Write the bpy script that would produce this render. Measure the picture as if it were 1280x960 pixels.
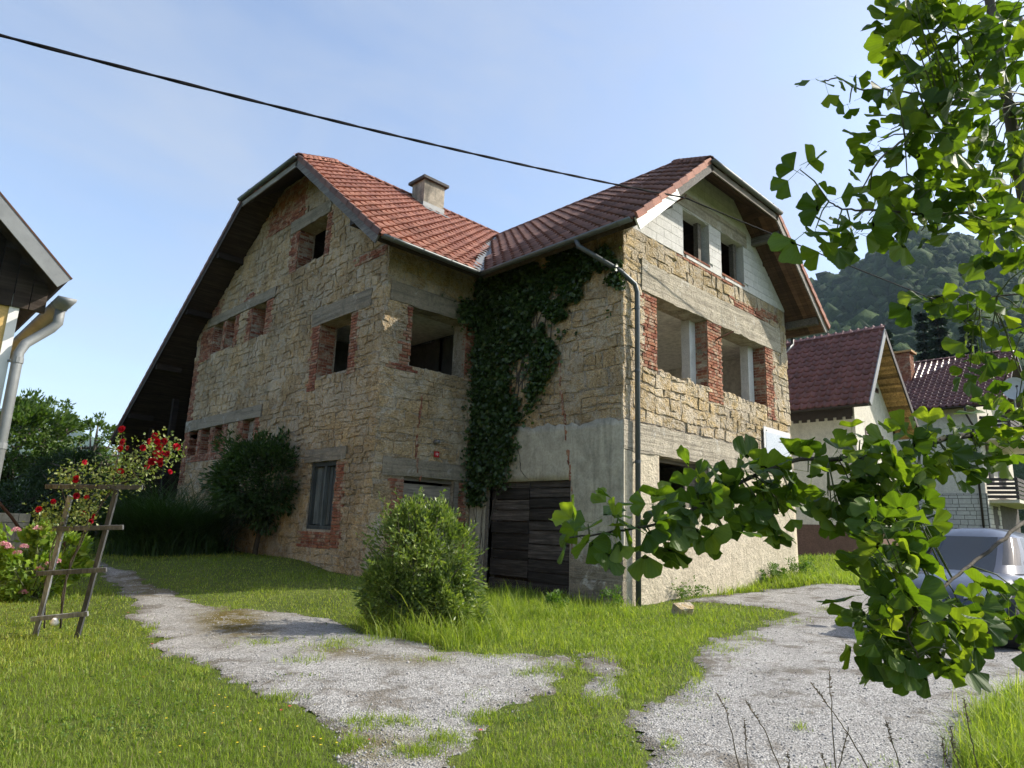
import bpy, bmesh, math, random
import numpy as np
from mathutils import Vector, Matrix, Quaternion, noise as mnoise

for o in list(bpy.data.objects):
    bpy.data.objects.remove(o)
scene = bpy.context.scene
col = scene.collection
random.seed(7)
rng = np.random.default_rng(7)

# ---------------------------------------------------------------- camera
CAM = Vector((-10.48, -7.70, 1.28))
YAW, PITCH, ROLL, FPX = math.radians(44.1417), math.radians(12.1395), math.radians(2.0496), 844.67
_w = Vector((math.sin(YAW) * math.cos(PITCH), math.cos(YAW) * math.cos(PITCH), math.sin(PITCH)))
_r = Vector((math.cos(YAW), -math.sin(YAW), 0)); _u = _r.cross(_w)
RIGHT = math.cos(ROLL) * _r + math.sin(ROLL) * _u
UP = -math.sin(ROLL) * _r + math.cos(ROLL) * _u
FWD = _w
cam = bpy.data.cameras.new('camera')
cam.sensor_width = 36; cam.lens = FPX / 1280 * 36
cam.clip_start = 0.05; cam.clip_end = 12000
camo = bpy.data.objects.new('camera', cam); col.objects.link(camo)
camo.matrix_world = Matrix(((RIGHT.x, UP.x, -FWD.x, CAM.x), (RIGHT.y, UP.y, -FWD.y, CAM.y), (RIGHT.z, UP.z, -FWD.z, CAM.z), (0, 0, 0, 1)))
scene.camera = camo

# ---------------------------------------------------------------- sky, sun, exposure
SUN_TH, SUN_EL = math.radians(144.5), math.radians(37)          # direction the light travels in plan, elevation
sun_dir = Vector((math.cos(SUN_TH) * math.cos(SUN_EL), math.sin(SUN_TH) * math.cos(SUN_EL), -math.sin(SUN_EL)))
world = bpy.data.worlds.new('World'); scene.world = world; world.use_nodes = True
wn, wl = world.node_tree.nodes, world.node_tree.links
wn.clear()
sky = wn.new('ShaderNodeTexSky'); sky.sky_type = 'NISHITA'; sky.sun_disc = False
sky.sun_elevation = SUN_EL; sky.sun_rotation = math.atan2(-sun_dir.x, -sun_dir.y)
sky.air_density = 1.0; sky.dust_density = 2.2; sky.ozone_density = 1.3; sky.altitude = 400
bg = wn.new('ShaderNodeBackground'); bg.inputs['Strength'].default_value = 0.15
wo = wn.new('ShaderNodeOutputWorld')
# thin high cirrus veil: streaks in the sky's own direction vector
tc = wn.new('ShaderNodeTexCoord'); mp = wn.new('ShaderNodeMapping')
mp.inputs['Rotation'].default_value = (0.2, 0.35, 0.6); mp.inputs['Scale'].default_value = (1.0, 3.2, 4.5)
n1 = wn.new('ShaderNodeTexNoise'); n1.inputs['Scale'].default_value = 1.7; n1.inputs['Detail'].default_value = 5
n1.inputs['Roughness'].default_value = 0.55; n1.inputs['Distortion'].default_value = 0.5
rp = wn.new('ShaderNodeValToRGB'); rp.color_ramp.elements[0].position = 0.36; rp.color_ramp.elements[1].position = 0.78
rp.color_ramp.elements[0].color = (0.16, 0.16, 0.16, 1); rp.color_ramp.elements[1].color = (0.62, 0.62, 0.62, 1)
mx = wn.new('ShaderNodeMixRGB'); mx.inputs['Color2'].default_value = (2.05, 2.28, 2.65, 1)
wl.new(tc.outputs['Generated'], mp.inputs['Vector']); wl.new(mp.outputs['Vector'], n1.inputs['Vector'])
wl.new(n1.outputs['Fac'], rp.inputs['Fac']); wl.new(rp.outputs['Color'], mx.inputs['Fac'])
wl.new(sky.outputs['Color'], mx.inputs['Color1']); wl.new(mx.outputs['Color'], bg.inputs['Color'])
wl.new(bg.outputs['Background'], wo.inputs['Surface'])
sl = bpy.data.lights.new('sun', 'SUN'); sl.energy = 3.6; sl.angle = math.radians(0.53); sl.color = (1.0, 0.93, 0.82)
slo = bpy.data.objects.new('sun', sl); col.objects.link(slo); slo.location = (30, -22, 40)
slo.rotation_euler = sun_dir.to_track_quat('-Z', 'Y').to_euler()
scene.view_settings.view_transform = 'Standard'; scene.view_settings.look = 'None'
scene.view_settings.gamma = 1; scene.view_settings.exposure = 1.04; scene.view_settings.use_curve_mapping = False
scene.render.engine = 'CYCLES'
scene.cycles.use_denoising = True
scene.cycles.use_adaptive_sampling = True; scene.cycles.adaptive_threshold = 0.02
scene.cycles.max_bounces = 8; scene.cycles.diffuse_bounces = 4; scene.cycles.transparent_max_bounces = 8
scene.cycles.volume_bounces = 0; scene.cycles.caustics_reflective = False; scene.cycles.caustics_refractive = False

# ---------------------------------------------------------------- pixel helpers (photo pixels 1280x960 -> rays)
def ray(px, py):
    return RIGHT * ((px - 640) / FPX) - UP * ((py - 480) / FPX) + FWD
def at(px, py, dep):
    return CAM + ray(px, py) * dep
def on(px, py, ax, val):
    d = ray(px, py); return CAM + d * ((val - CAM[ax]) / d[ax])
def proj(p):
    v = Vector(p) - CAM; dz = v.dot(FWD)
    if dz < 1e-3: return (-9999, -9999, 1e-3)
    return (640 + FPX * v.dot(RIGHT) / dz, 480 - FPX * v.dot(UP) / dz, dz)
def projn(P):
    V = P - np.array(CAM); dz = V @ np.array(FWD); dz = np.where(dz < 1e-3, 1e-3, dz)
    return 640 + FPX * (V @ np.array(RIGHT)) / dz, 480 - FPX * (V @ np.array(UP)) / dz, dz
def inpoly(x, y, poly):
    x = np.asarray(x, float); y = np.asarray(y, float); ins = np.zeros(x.shape, bool); n = len(poly)
    for i in range(n):
        x0, y0 = poly[i]; x1, y1 = poly[(i + 1) % n]
        c = ((y0 > y) != (y1 > y)) & (x < (x1 - x0) * (y - y0) / ((y1 - y0) if y1 != y0 else 1e-9) + x0)
        ins ^= c
    return ins

# ---------------------------------------------------------------- ground height
TP = np.array([(-10.5, -7.7, -.32), (-6.5, -5, -.2), (0, 0, -.03), (-1, -3, -.1), (0, 4, 0), (-2.7, 4.3, .25), (-2.7, 8, .45), (-2.7, 13, .6),
               (-6, 11, .35), (-8.4, 2.2, -.1), (-8, 5.5, 0), (-9, 10, .25), (3, 0, .08), (7.5, 0, .4), (7.5, -3, .3), (12, -2, .5), (15, 0, .8),
               (.3, -5, -.12), (4, -8, -.1), (26, 0, 1.2), (-4, 20, .8), (-14, 0, -.1), (20, -10, .5), (-5, -.5, -.05), (30, 20, 1.5), (-20, 20, .5), (-12, 30, .8)])
def gzn(x, y):
    x = np.asarray(x, float); y = np.asarray(y, float)
    d2 = (x[..., None] - TP[:, 0]) ** 2 + (y[..., None] - TP[:, 1]) ** 2
    w = 1 / (d2 + 1.2) ** 2
    return (w * TP[:, 2]).sum(-1) / w.sum(-1)
def gz(x, y): return float(gzn(np.array([x]), np.array([y]))[0])
def onground(px, py):
    d = ray(px, py); t = np.geomspace(.5, 70, 260); P = np.array(CAM)[None] + t[:, None] * np.array(d)[None]
    f = P[:, 2] - gzn(P[:, 0], P[:, 1]); k = np.nonzero(f < 0)[0]
    i = int(k[0]) if len(k) else len(t) - 1; a, b = f[max(i - 1, 0)], f[i]; w = a / (a - b) if a != b and i else 0
    q = CAM + d * float(t[max(i - 1, 0)] + (t[i] - t[max(i - 1, 0)]) * min(max(w, 0), 1)); return Vector((q.x, q.y, gz(q.x, q.y)))

# ---------------------------------------------------------------- materials
def newmat(name):
    m = bpy.data.materials.new(name); m.use_nodes = True
    nt = m.node_tree; nt.nodes.clear()
    out = nt.nodes.new('ShaderNodeOutputMaterial'); b = nt.nodes.new('ShaderNodeBsdfPrincipled')
    nt.links.new(b.outputs['BSDF'], out.inputs['Surface'])
    return m, nt, b, out
def N(nt, t, **kw):
    n = nt.nodes.new(t)
    for k, v in kw.items():
        if k in n.inputs: n.inputs[k].default_value = v
        else: setattr(n, k, v)
    return n
def noise(nt, vec, scale, detail=4, rough=.55, dist=0):
    n = N(nt, 'ShaderNodeTexNoise', Scale=scale, Detail=detail, Roughness=rough, Distortion=dist)
    nt.links.new(vec, n.inputs['Vector']); return n.outputs['Fac']
def ramp(nt, fac, stops):
    r = nt.nodes.new('ShaderNodeValToRGB'); e = r.color_ramp.elements
    while len(e) < len(stops): e.new(.5)
    for el, (p, c) in zip(e, stops):
        el.position = p; el.color = (*c, 1) if len(c) == 3 else c
    nt.links.new(fac, r.inputs['Fac']); return r.outputs['Color']
def g3(v): return (v, v, v)
def mixc(nt, fac, a, b, mode='MIX'):
    m = nt.nodes.new('ShaderNodeMixRGB'); m.blend_type = mode
    for s, v in (('Fac', fac), ('Color1', a), ('Color2', b)):
        if isinstance(v, (int, float)): m.inputs[s].default_value = v
        elif isinstance(v, tuple): m.inputs[s].default_value = (*v, 1) if len(v) == 3 else v
        else: nt.links.new(v, m.inputs[s])
    return m.outputs['Color']
def math_(nt, op, a, b=None):
    m = nt.nodes.new('ShaderNodeMath'); m.operation = op
    for i, v in enumerate((a, b)):
        if v is None: continue
        if isinstance(v, (int, float)): m.inputs[i].default_value = v
        else: nt.links.new(v, m.inputs[i])
    return m.outputs[0]
def pos(nt):
    return nt.nodes.new('ShaderNodeNewGeometry').outputs['Position']
def objc(nt):
    return nt.nodes.new('ShaderNodeTexCoord').outputs['Object']
def tint(nt):
    a = nt.nodes.new('ShaderNodeAttribute'); a.attribute_name = 'tint'
    r = nt.nodes.new('ShaderNodeObjectInfo').outputs['Random']
    return math_(nt, 'FRACT', math_(nt, 'ADD', a.outputs['Fac'], r))
def bump(nt, b, h, strength, dist):
    n = N(nt, 'ShaderNodeBump', Strength=strength, Distance=dist)
    nt.links.new(h, n.inputs['Height']); nt.links.new(n.outputs['Normal'], b.inputs['Normal']); return n
def setc(nt, b, c):
    if isinstance(c, tuple): b.inputs['Base Color'].default_value = (*c, 1)
    else: nt.links.new(c, b.inputs['Base Color'])

def mat_simple(name, c, rough=.6, metal=0, var=.25, scale=6, bmp=.15, bd=.01, spec=.5):
    m, nt, b, out = newmat(name); p = pos(nt)
    n = noise(nt, p, scale, 5, .6)
    lo = tuple(v * (1 - var) for v in c); hi = tuple(min(1, v * (1 + var)) for v in c)
    cc = ramp(nt, n, [(.3, lo), (.7, hi)])
    t = tint(nt); cc = mixc(nt, .35, cc, ramp(nt, t, [(0, tuple(v * (1 - var) for v in c)), (1, tuple(min(1, v * (1 + var)) for v in c))]))
    setc(nt, b, cc); b.inputs['Roughness'].default_value = rough; b.inputs['Metallic'].default_value = metal
    b.inputs['Specular IOR Level'].default_value = spec
    if bmp: bump(nt, b, noise(nt, p, scale * 6, 4, .65), bmp, bd)
    return m

def mat_stone(name, c1, c2, c3, mortar, mortar_amt):
    m, nt, b, out = newmat(name); p = pos(nt); t = tint(nt)
    big = noise(nt, p, 1.1, 5, .6, .3); med = noise(nt, p, 8, 8, .72, .5); fine = noise(nt, p, 26, 7, .75, .4)
    base = ramp(nt, t, [(0, c1), (.5, c2), (1, c3)])
    base = mixc(nt, .42, base, ramp(nt, med, [(.3, tuple(v * .55 for v in c2)), (.5, c2), (.72, tuple(min(1, v * 1.35) for v in c1))]))
    base = mixc(nt, .8, base, ramp(nt, fine, [(.34, g3(.22)), (.5, g3(.95)), (.75, g3(1.25))]), 'MULTIPLY')
    vor = N(nt, 'ShaderNodeTexVoronoi', Scale=26.0); nt.links.new(p, vor.inputs['Vector'])
    pores = ramp(nt, vor.outputs['Distance'], [(.05, g3(.35)), (.22, g3(1))])
    base = mixc(nt, .5, base, pores, 'MULTIPLY')
    base = mixc(nt, .55, base, ramp(nt, noise(nt, p, 75, 4, .7), [(.36, g3(.3)), (.52, g3(1.05)), (.7, g3(1.25))]), 'MULTIPLY')
    mm = math_(nt, 'ADD', math_(nt, 'MULTIPLY', noise(nt, p, 5.5, 8, .78, .9), .7), math_(nt, 'MULTIPLY', big, .4))
    fac = ramp(nt, mm, [(.60 - mortar_amt, g3(0)), (.68 - mortar_amt, g3(.85))])
    mort = mixc(nt, .5, mortar, ramp(nt, fine, [(.3, tuple(v * .6 for v in mortar)), (.7, tuple(min(1, v * 1.25) for v in mortar))]))
    cc = mixc(nt, fac, base, mort)
    dirt = ramp(nt, noise(nt, p, .6, 4, .6, .6), [(.35, g3(.72)), (.6, g3(1.05))])
    setc(nt, b, mixc(nt, 1, cc, dirt, 'MULTIPLY'))
    b.inputs['Roughness'].default_value = .95; b.inputs['Specular IOR Level'].default_value = .15
    h = math_(nt, 'ADD', math_(nt, 'MULTIPLY', med, 1.0), math_(nt, 'MULTIPLY', fine, .45))
    h = math_(nt, 'ADD', h, math_(nt, 'MULTIPLY', vor.outputs['Distance'], .35))
    bump(nt, b, h, 1.0, .075)
    return m

def mat_plaster(name, c, stain, amt=.5, rough_scale=22, bs=.5, bd=.02):
    m, nt, b, out = newmat(name); p = pos(nt)
    n = noise(nt, p, 1.6, 7, .68, .6); f = noise(nt, p, rough_scale, 6, .7); g = noise(nt, p, 5, 6, .6)
    st = N(nt, 'ShaderNodeMapping'); st.inputs['Scale'].default_value = (4, 4, .35); nt.links.new(p, st.inputs['Vector'])
    streak = noise(nt, st.outputs['Vector'], 1.4, 5, .6)
    cc = mixc(nt, ramp(nt, n, [(.42, g3(0)), (.72, g3(amt))]), c, stain)
    cc = mixc(nt, ramp(nt, streak, [(.5, g3(0)), (.75, g3(amt * .8))]), cc, tuple(v * .75 for v in stain))
    cc = mixc(nt, .7, cc, ramp(nt, f, [(.3, g3(.6)), (.55, g3(1)), (.8, g3(1.12))]), 'MULTIPLY')
    cc = mixc(nt, .6, cc, ramp(nt, g, [(.3, g3(.75)), (.6, g3(1.05))]), 'MULTIPLY')
    setc(nt, b, cc); b.inputs['Roughness'].default_value = .92; b.inputs['Specular IOR Level'].default_value = .2
    bump(nt, b, math_(nt, 'ADD', f, math_(nt, 'MULTIPLY', g, .8)), bs, bd)
    return m

def mat_wood(name, c1, c2, axis, scale=1.0, rough=.8, gap=.5):
    """weathered wood with grain drawn out along a world axis"""
    m, nt, b, out = newmat(name); p = pos(nt); t = tint(nt)
    mp_ = N(nt, 'ShaderNodeMapping'); s = [26 * scale] * 3; s[axis] = 1.6 * scale; mp_.inputs['Scale'].default_value = s
    nt.links.new(p, mp_.inputs['Vector'])
    g = noise(nt, mp_.outputs['Vector'], 1.0, 6, .7, .6)
    cc = ramp(nt, g, [(.28, tuple(v * .35 for v in c1)), (.5, c1), (.72, c2)])
    cc = mixc(nt, .75, cc, ramp(nt, t, [(0, g3(.22)), (.5, g3(.9)), (1, g3(1.9))]), 'MULTIPLY')
    cc = mixc(nt, .5, cc, ramp(nt, noise(nt, p, 3, 5, .6), [(.3, g3(.55)), (.65, g3(1.15))]), 'MULTIPLY')
    setc(nt, b, cc); b.inputs['Roughness'].default_value = rough; b.inputs['Specular IOR Level'].default_value = .25
    bump(nt, b, g, gap, .01)
    return m

def mat_leaf(name, c1, c2, c3, trans=.35, rough=.45, spec=.4, tcol=None):
    m, nt, b, out = newmat(name); t = tint(nt)
    cc = ramp(nt, t, [(0, c1), (.55, c2), (1, c3)])
    setc(nt, b, cc); b.inputs['Roughness'].default_value = rough; b.inputs['Specular IOR Level'].default_value = spec
    tr = nt.nodes.new('ShaderNodeBsdfTranslucent')
    tcc = mixc(nt, 1, cc, tcol or (1.5, 1.7, .5), 'MULTIPLY'); nt.links.new(tcc, tr.inputs['Color'])
    ms = nt.nodes.new('ShaderNodeMixShader'); ms.inputs['Fac'].default_value = trans
    nt.links.new(b.outputs['BSDF'], ms.inputs[1]); nt.links.new(tr.outputs['BSDF'], ms.inputs[2]); nt.links.new(ms.outputs['Shader'], out.inputs['Surface'])
    return m

def mat_tile(name, c1, c2, c3, rough, lich=.35):
    m, nt, b, out = newmat(name); p = pos(nt); t = tint(nt)
    cc = ramp(nt, t, [(0, c1), (.5, c2), (1, c3)])
    cc = mixc(nt, .7, cc, ramp(nt, noise(nt, p, 2.2, 6, .65), [(.3, g3(.6)), (.65, g3(1.1))]), 'MULTIPLY')
    f = noise(nt, p, 30, 4, .6)
    cc = mixc(nt, lich, cc, ramp(nt, f, [(.3, g3(.45)), (.6, g3(1.1))]), 'MULTIPLY')
    setc(nt, b, cc); b.inputs['Roughness'].default_value = rough; b.inputs['Specular IOR Level'].default_value = .4
    bump(nt, b, f, .25, .006)
    return m

M = {}
M['stone_a'] = mat_stone('shade_lifted_tuff', (.67, .505, .295), (.52, .37, .195), (.37, .29, .19), (.57, .485, .36), .075)  # same tuff as stone_b; albedo raised as painted fill light for shaded walls
M['stone_b'] = mat_stone('ochre_tuff_stone', (.66, .51, .29), (.53, .395, .205), (.40, .315, .205), (.58, .505, .39), .10)
M['mortar'] = mat_stone('rubble_mortar', (.46, .38, .27), (.41, .345, .25), (.36, .31, .23), (.55, .485, .39), .08)
def mat_brick():
    m, nt, b, out = newmat('old_red_brick'); p = pos(nt); t = tint(nt)
    cc = ramp(nt, t, [(0, (.17, .062, .040)), (.35, (.27, .10, .060)), (.7, (.34, .15, .085)), (1, (.30, .19, .125))])
    cc = mixc(nt, .8, cc, ramp(nt, noise(nt, p, 9, 6, .7), [(.3, g3(.55)), (.65, g3(1.15))]), 'MULTIPLY')
    f = noise(nt, p, 45, 5, .7); cc = mixc(nt, .6, cc, ramp(nt, f, [(.3, g3(.4)), (.6, g3(1.15))]), 'MULTIPLY')
    cc = mixc(nt, ramp(nt, noise(nt, p, 4.5, 7, .75, .9), [(.52, g3(0)), (.62, g3(.8))]), cc, (.40, .34, .25))
    setc(nt, b, cc); b.inputs['Roughness'].default_value = .93; b.inputs['Specular IOR Level'].default_value = .15; bump(nt, b, f, .7, .015); return m
M['brick'] = mat_brick()
def mat_boardmark(name, c):
    m, nt, b, out = newmat(name); p = pos(nt)
    mp_ = N(nt, 'ShaderNodeMapping'); mp_.inputs['Scale'].default_value = (.5, .5, 13); nt.links.new(p, mp_.inputs['Vector']); s_ = noise(nt, mp_.outputs['Vector'], 1.0, 5, .65, .3)
    f = noise(nt, p, 24, 7, .72); g = noise(nt, p, 3.2, 7, .7, .6)
    cc = ramp(nt, s_, [(.32, tuple(v * .55 for v in c)), (.5, c), (.7, tuple(v * 1.15 for v in c))])
    cc = mixc(nt, .7, cc, ramp(nt, f, [(.3, g3(.5)), (.6, g3(1.08))]), 'MULTIPLY'); cc = mixc(nt, ramp(nt, g, [(.5, g3(0)), (.64, g3(.7))]), cc, tuple(v * .5 for v in c)); cc = mixc(nt, ramp(nt, noise(nt, p, 2.1, 6, .7, .5), [(.58, g3(0)), (.66, g3(.6))]), cc, (.62, .60, .54))
    setc(nt, b, cc); b.inputs['Roughness'].default_value = .95; b.inputs['Specular IOR Level'].default_value = .15; bump(nt, b, math_(nt, 'ADD', math_(nt, 'MULTIPLY', s_, 1.2), math_(nt, 'ADD', f, g)), .9, .04); return m
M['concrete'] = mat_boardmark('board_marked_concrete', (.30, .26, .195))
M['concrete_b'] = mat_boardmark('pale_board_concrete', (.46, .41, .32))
M['plaster_c'] = mat_plaster('grey_plaster', (.45, .42, .33), (.21, .20, .155), .85, 22, .4, .015)
M['plaster_b'] = mat_plaster('cream_roughcast', (.60, .53, .40), (.42, .36, .26), .6, 16, 1.0, .05)
M['block'] = mat_plaster('aerated_block', (.60, .59, .56), (.46, .45, .42), .3, 40, .15, .006)
M['interior'] = mat_plaster('interior_plaster', (.76, .73, .66), (.58, .55, .49), .4, 10, .2, .01)
M['dark_interior'] = mat_plaster('dark_interior', (.12, .11, .10), (.06, .055, .05), .5, 10, .2, .01)  # room darkness put into the plaster colour; also used as cladding bed
M['wood_soffit'] = mat_wood('brown_soffit_board', (.095, .053, .032), (.165, .098, .06), 1, .7)
M['wood_dark'] = mat_wood('dark_old_timber', (.028, .020, .015), (.055, .042, .032), 0, .7)
M['wood_grey'] = mat_wood('grey_weathered_board', (.155, .145, .13), (.26, .25, .23), 1, .8)
M['wood_door'] = mat_wood('weathered_door_board', (.050, .042, .035), (.13, .11, .095), 1, .9, .8, .9)
M['wood_doorpale'] = mat_wood('pale_weathered_board', (.20, .175, .14), (.30, .27, .22), 0, .9, .8, .8)
M['wood_white'] = mat_simple('white_painted_board', (.72, .71, .67), .6, 0, .12, 4)
M['wood_window'] = mat_wood('grey_window_frame', (.10, .115, .11), (.17, .19, .185), 2, .8)
M['tile_red'] = mat_tile('terracotta_tile', (.25, .098, .066), (.32, .13, .085), (.40, .175, .115), .8, .55)
M['tile_shaded'] = mat_tile('shade_toned_tile', (.115, .058, .045), (.155, .076, .056), (.205, .10, .073), .75, .5)  # same tile as tile_red, shade of the unlit slopes put into its colour
M['tile_maroon'] = mat_tile('maroon_glazed_tile', (.13, .052, .043), (.165, .066, .054), (.205, .082, .067), .36, .1)
M['zinc'] = mat_simple('grey_zinc', (.17, .178, .18), .6, .25, .15, 5, .08)
M['gutter'] = mat_simple('dark_gutter_metal', (.13, .14, .14), .5, .6, .2, 5, .08)
M['pipe'] = mat_simple('grey_downpipe', (.07, .08, .085), .5, .3, .15, 5, .05)
M['black'] = mat_simple('black_rubber', (.012, .012, .012), .55, 0, .2, 9, .05)
M['rust'] = mat_simple('rusty_iron', (.12, .055, .03), .8, .4, .4, 14, .3)
M['soil'] = mat_simple('soil', (.10, .075, .05), .95, 0, .4, 7, .5, .02, .1)
M['pipe2'] = mat_simple('mid_grey_gutter', (.12, .127, .127), .6, .2, .15, 5, .05)
M['cable'] = mat_simple('cable_sheath', (.008, .008, .009), .8, 0, .2, 9, .05, .01, .08)
M['trellis'] = mat_wood('silvered_trellis_wood', (.12, .125, .128), (.22, .225, .23), 2, .9)
M['cap'] = mat_simple('sooty_concrete', (.075, .07, .065), .9, 0, .4, 9, .3)
# ---------------------------------------------------------------- mesh helpers
class MB:
    def __init__(s): s.v = []; s.f = []; s.t = []
    def add(s, vs, fs, t=0.0):
        n = len(s.v); s.v += [tuple(v) for v in vs]; s.f += [tuple(i + n for i in f) for f in fs]; s.t += [t] * len(vs)
    def box(s, a, b, t=0.0):
        x0, y0, z0 = a; x1, y1, z1 = b
        s.add([(x0, y0, z0), (x1, y0, z0), (x1, y1, z0), (x0, y1, z0), (x0, y0, z1), (x1, y0, z1), (x1, y1, z1), (x0, y1, z1)],
              [(3, 2, 1, 0), (4, 5, 6, 7), (0, 1, 5, 4), (1, 2, 6, 5), (2, 3, 7, 6), (3, 0, 4, 7)], t)
    def beam(s, p, q, w, h, up=(0, 0, 1), t=0.0, w2=None, h2=None):
        """box-section bar from p to q, w across, h along 'up'"""
        p, q = Vector(p), Vector(q); d = (q - p).normalized(); up = Vector(up)
        sd = d.cross(up).normalized(); u2 = sd.cross(d).normalized(); w2 = w2 or w; h2 = h2 or h; vs = []
        for c, ww, hh in ((p, w, h), (q, w2, h2)):
            for a, b_ in ((-1, -1), (1, -1), (1, 1), (-1, 1)): vs.append(c + sd * (a * ww / 2) + u2 * (b_ * hh / 2))
        s.add(vs, [(3, 2, 1, 0), (4, 5, 6, 7), (0, 1, 5, 4), (1, 2, 6, 5), (2, 3, 7, 6), (3, 0, 4, 7)], t)
    def tube(s, pts, radii, n=8, cap=True, t=0.0):
        pts = [Vector(p) for p in pts]; k = len(pts)
        if isinstance(radii, (int, float)): radii = [radii] * k
        vs = []; ref = None
        for i, p in enumerate(pts):
            d = (pts[min(i + 1, k - 1)] - pts[max(i - 1, 0)]).normalized()
            if ref is None: ref = d.orthogonal().normalized()
            ref = (ref - d * ref.dot(d)).normalized(); b_ = d.cross(ref)
            for j in range(n):
                a = 2 * math.pi * j / n; vs.append(p + (ref * math.cos(a) + b_ * math.sin(a)) * radii[i])
        fs = [(i * n + j, i * n + (j + 1) % n, (i + 1) * n + (j + 1) % n, (i + 1) * n + j) for i in range(k - 1) for j in range(n)]
        if cap: fs += [tuple(range(n - 1, -1, -1)), tuple((k - 1) * n + j for j in range(n))]
        s.add(vs, fs, t)
    def prism(s, poly, d, t=0.0):
        """planar polygon (3D points) pushed along vector d"""
        n = len(poly); d = Vector(d); a = [Vector(p) for p in poly]; b_ = [p + d for p in a]
        s.add(a + b_, [tuple(range(n - 1, -1, -1)), tuple(range(n, 2 * n))] + [(i, (i + 1) % n, n + (i + 1) % n, n + i) for i in range(n)], t)
    def mesh(s, name, mat=None, smooth=False):
        me = bpy.data.meshes.new(name); me.from_pydata(s.v, [], s.f)
        a = me.attributes.new('tint', 'FLOAT', 'POINT'); a.data.foreach_set('value', s.t)
        if mat: me.materials.append(mat)
        if smooth: me.polygons.foreach_set('use_smooth', [True] * len(me.polygons))
        bm = bmesh.new(); bm.from_mesh(me); bmesh.ops.recalc_face_normals(bm, faces=bm.faces); bm.to_mesh(me); bm.free()
        me.update(); return me
    def build(s, name, mat, parent=None, smooth=False):
        return link(name, s.mesh(name, mat, smooth), parent)

def link(name, me, parent=None, mw=None):
    o = bpy.data.objects.new(name, me); col.objects.link(o)
    if parent is not None:
        o.parent = parent; o.matrix_parent_inverse = WORLD[parent].inverted() if parent in WORLD else Matrix()
    if mw is not None: o.matrix_basis = mw
    return o
WORLD = {}
def thing(name, label, cat, loc=(0, 0, 0), group=None):
    o = bpy.data.objects.new(name, None); col.objects.link(o); o.location = loc; o.empty_display_size = .2
    WORLD[o] = Matrix.Translation(loc)
    return tag(o, label, cat, group)
def tag(o, label, cat, group=None, kind=None):
    if label: o['label'] = label
    if cat: o['category'] = cat
    if group: o['group'] = group
    if kind: o['kind'] = kind
    return o
def fastmesh(name, V, F, T, mat, smooth=False, uv=None):
    """V (n,3), F (m,k) arrays -> mesh (all faces k-sided)"""
    V = np.asarray(V, np.float32); F = np.asarray(F, np.int32); k = F.shape[1]
    me = bpy.data.meshes.new(name)
    me.vertices.add(len(V)); me.vertices.foreach_set('co', V.ravel())
    me.loops.add(F.size); me.loops.foreach_set('vertex_index', F.ravel())
    me.polygons.add(len(F)); me.polygons.foreach_set('loop_start', np.arange(0, F.size, k, dtype=np.int32))
    me.polygons.foreach_set('loop_total', np.full(len(F), k, np.int32))
    if smooth: me.polygons.foreach_set('use_smooth', np.ones(len(F), bool))
    a = me.attributes.new('tint', 'FLOAT', 'POINT'); a.data.foreach_set('value', np.asarray(T, np.float32))
    if mat: me.materials.append(mat)
    me.update(calc_edges=True); return me

class Pieces:
    """collects alike pieces of one thing: the 300 that show largest become objects, the rest one mesh per parent"""
    def __init__(s, name, stuff_name): s.name, s.stuff, s.items = name, stuff_name, []
    def add(s, me, mw, parent, size=.2, t=None):
        c = mw.to_translation(); x, y, dz = proj(c)
        vis = -40 < x < 1320 and -40 < y < 1000 and dz > .2
        s.items.append((size / dz * (1 if vis else .01), me, mw, parent, random.random() if t is None else t))
    def flush(s, limit=300):
        s.items.sort(key=lambda i: -i[0]); rest = {}
        for k, (sz, me, mw, parent, t) in enumerate(s.items):
            if k < limit: link(s.name, me, parent, mw)
            else: rest.setdefault((parent, me.materials[0] if me.materials else None), []).append((me, mw, t))
        for (parent, mat), lst in rest.items():
            V, F, T, n = [], [], [], 0; cache = {}
            for me, mw, t in lst:
                if me not in cache:
                    v = np.empty(len(me.vertices) * 3, np.float32); me.vertices.foreach_get('co', v); cache[me] = (v.reshape(-1, 3), [tuple(p.vertices) for p in me.polygons])
                v, f = cache[me]; mm = np.array(mw)
                V.append(v @ mm[:3, :3].T + mm[:3, 3]); F += [tuple(i + n for i in q) for q in f]; T += [t] * len(v); n += len(v)
            me = bpy.data.meshes.new(s.stuff); me.from_pydata(np.concatenate(V).tolist(), [], F)
            a = me.attributes.new('tint', 'FLOAT', 'POINT'); a.data.foreach_set('value', T)
            if mat: me.materials.append(mat)
            o = link(s.stuff, me, parent); o['kind'] = 'stuff'

# ---------------------------------------------------------------- planar walls: a point on a wall is (u, z, depth out of the wall)
class Plane:
    def __init__(s, origin, u, n): s.o, s.u, s.n = Vector(origin), Vector(u), Vector(n)
    def p(s, u, z, d=0.0): return s.o + s.u * u + Vector((0, 0, z)) + s.n * d
    def mat(s, u, z, d=0.0):
        m = Matrix.Identity(4); q = s.p(u, z, d); up = Vector((0, 0, 1))
        for i in range(3): m[i][0], m[i][1], m[i][2], m[i][3] = s.u[i], -s.n[i], up[i], q[i]
        return m
def clip(poly, a, b, c):
    """keep a*u + b*z <= c"""
    out = []; n = len(poly)
    for i in range(n):
        p, q = poly[i], poly[(i + 1) % n]; dp, dq = a * p[0] + b * p[1] - c, a * q[0] + b * q[1] - c
        if dp <= 0: out.append(p)
        if (dp < 0 < dq) or (dq < 0 < dp):
            t = dp / (dp - dq); out.append((p[0] + t * (q[0] - p[0]), p[1] + t * (q[1] - p[1])))
    return out
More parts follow.
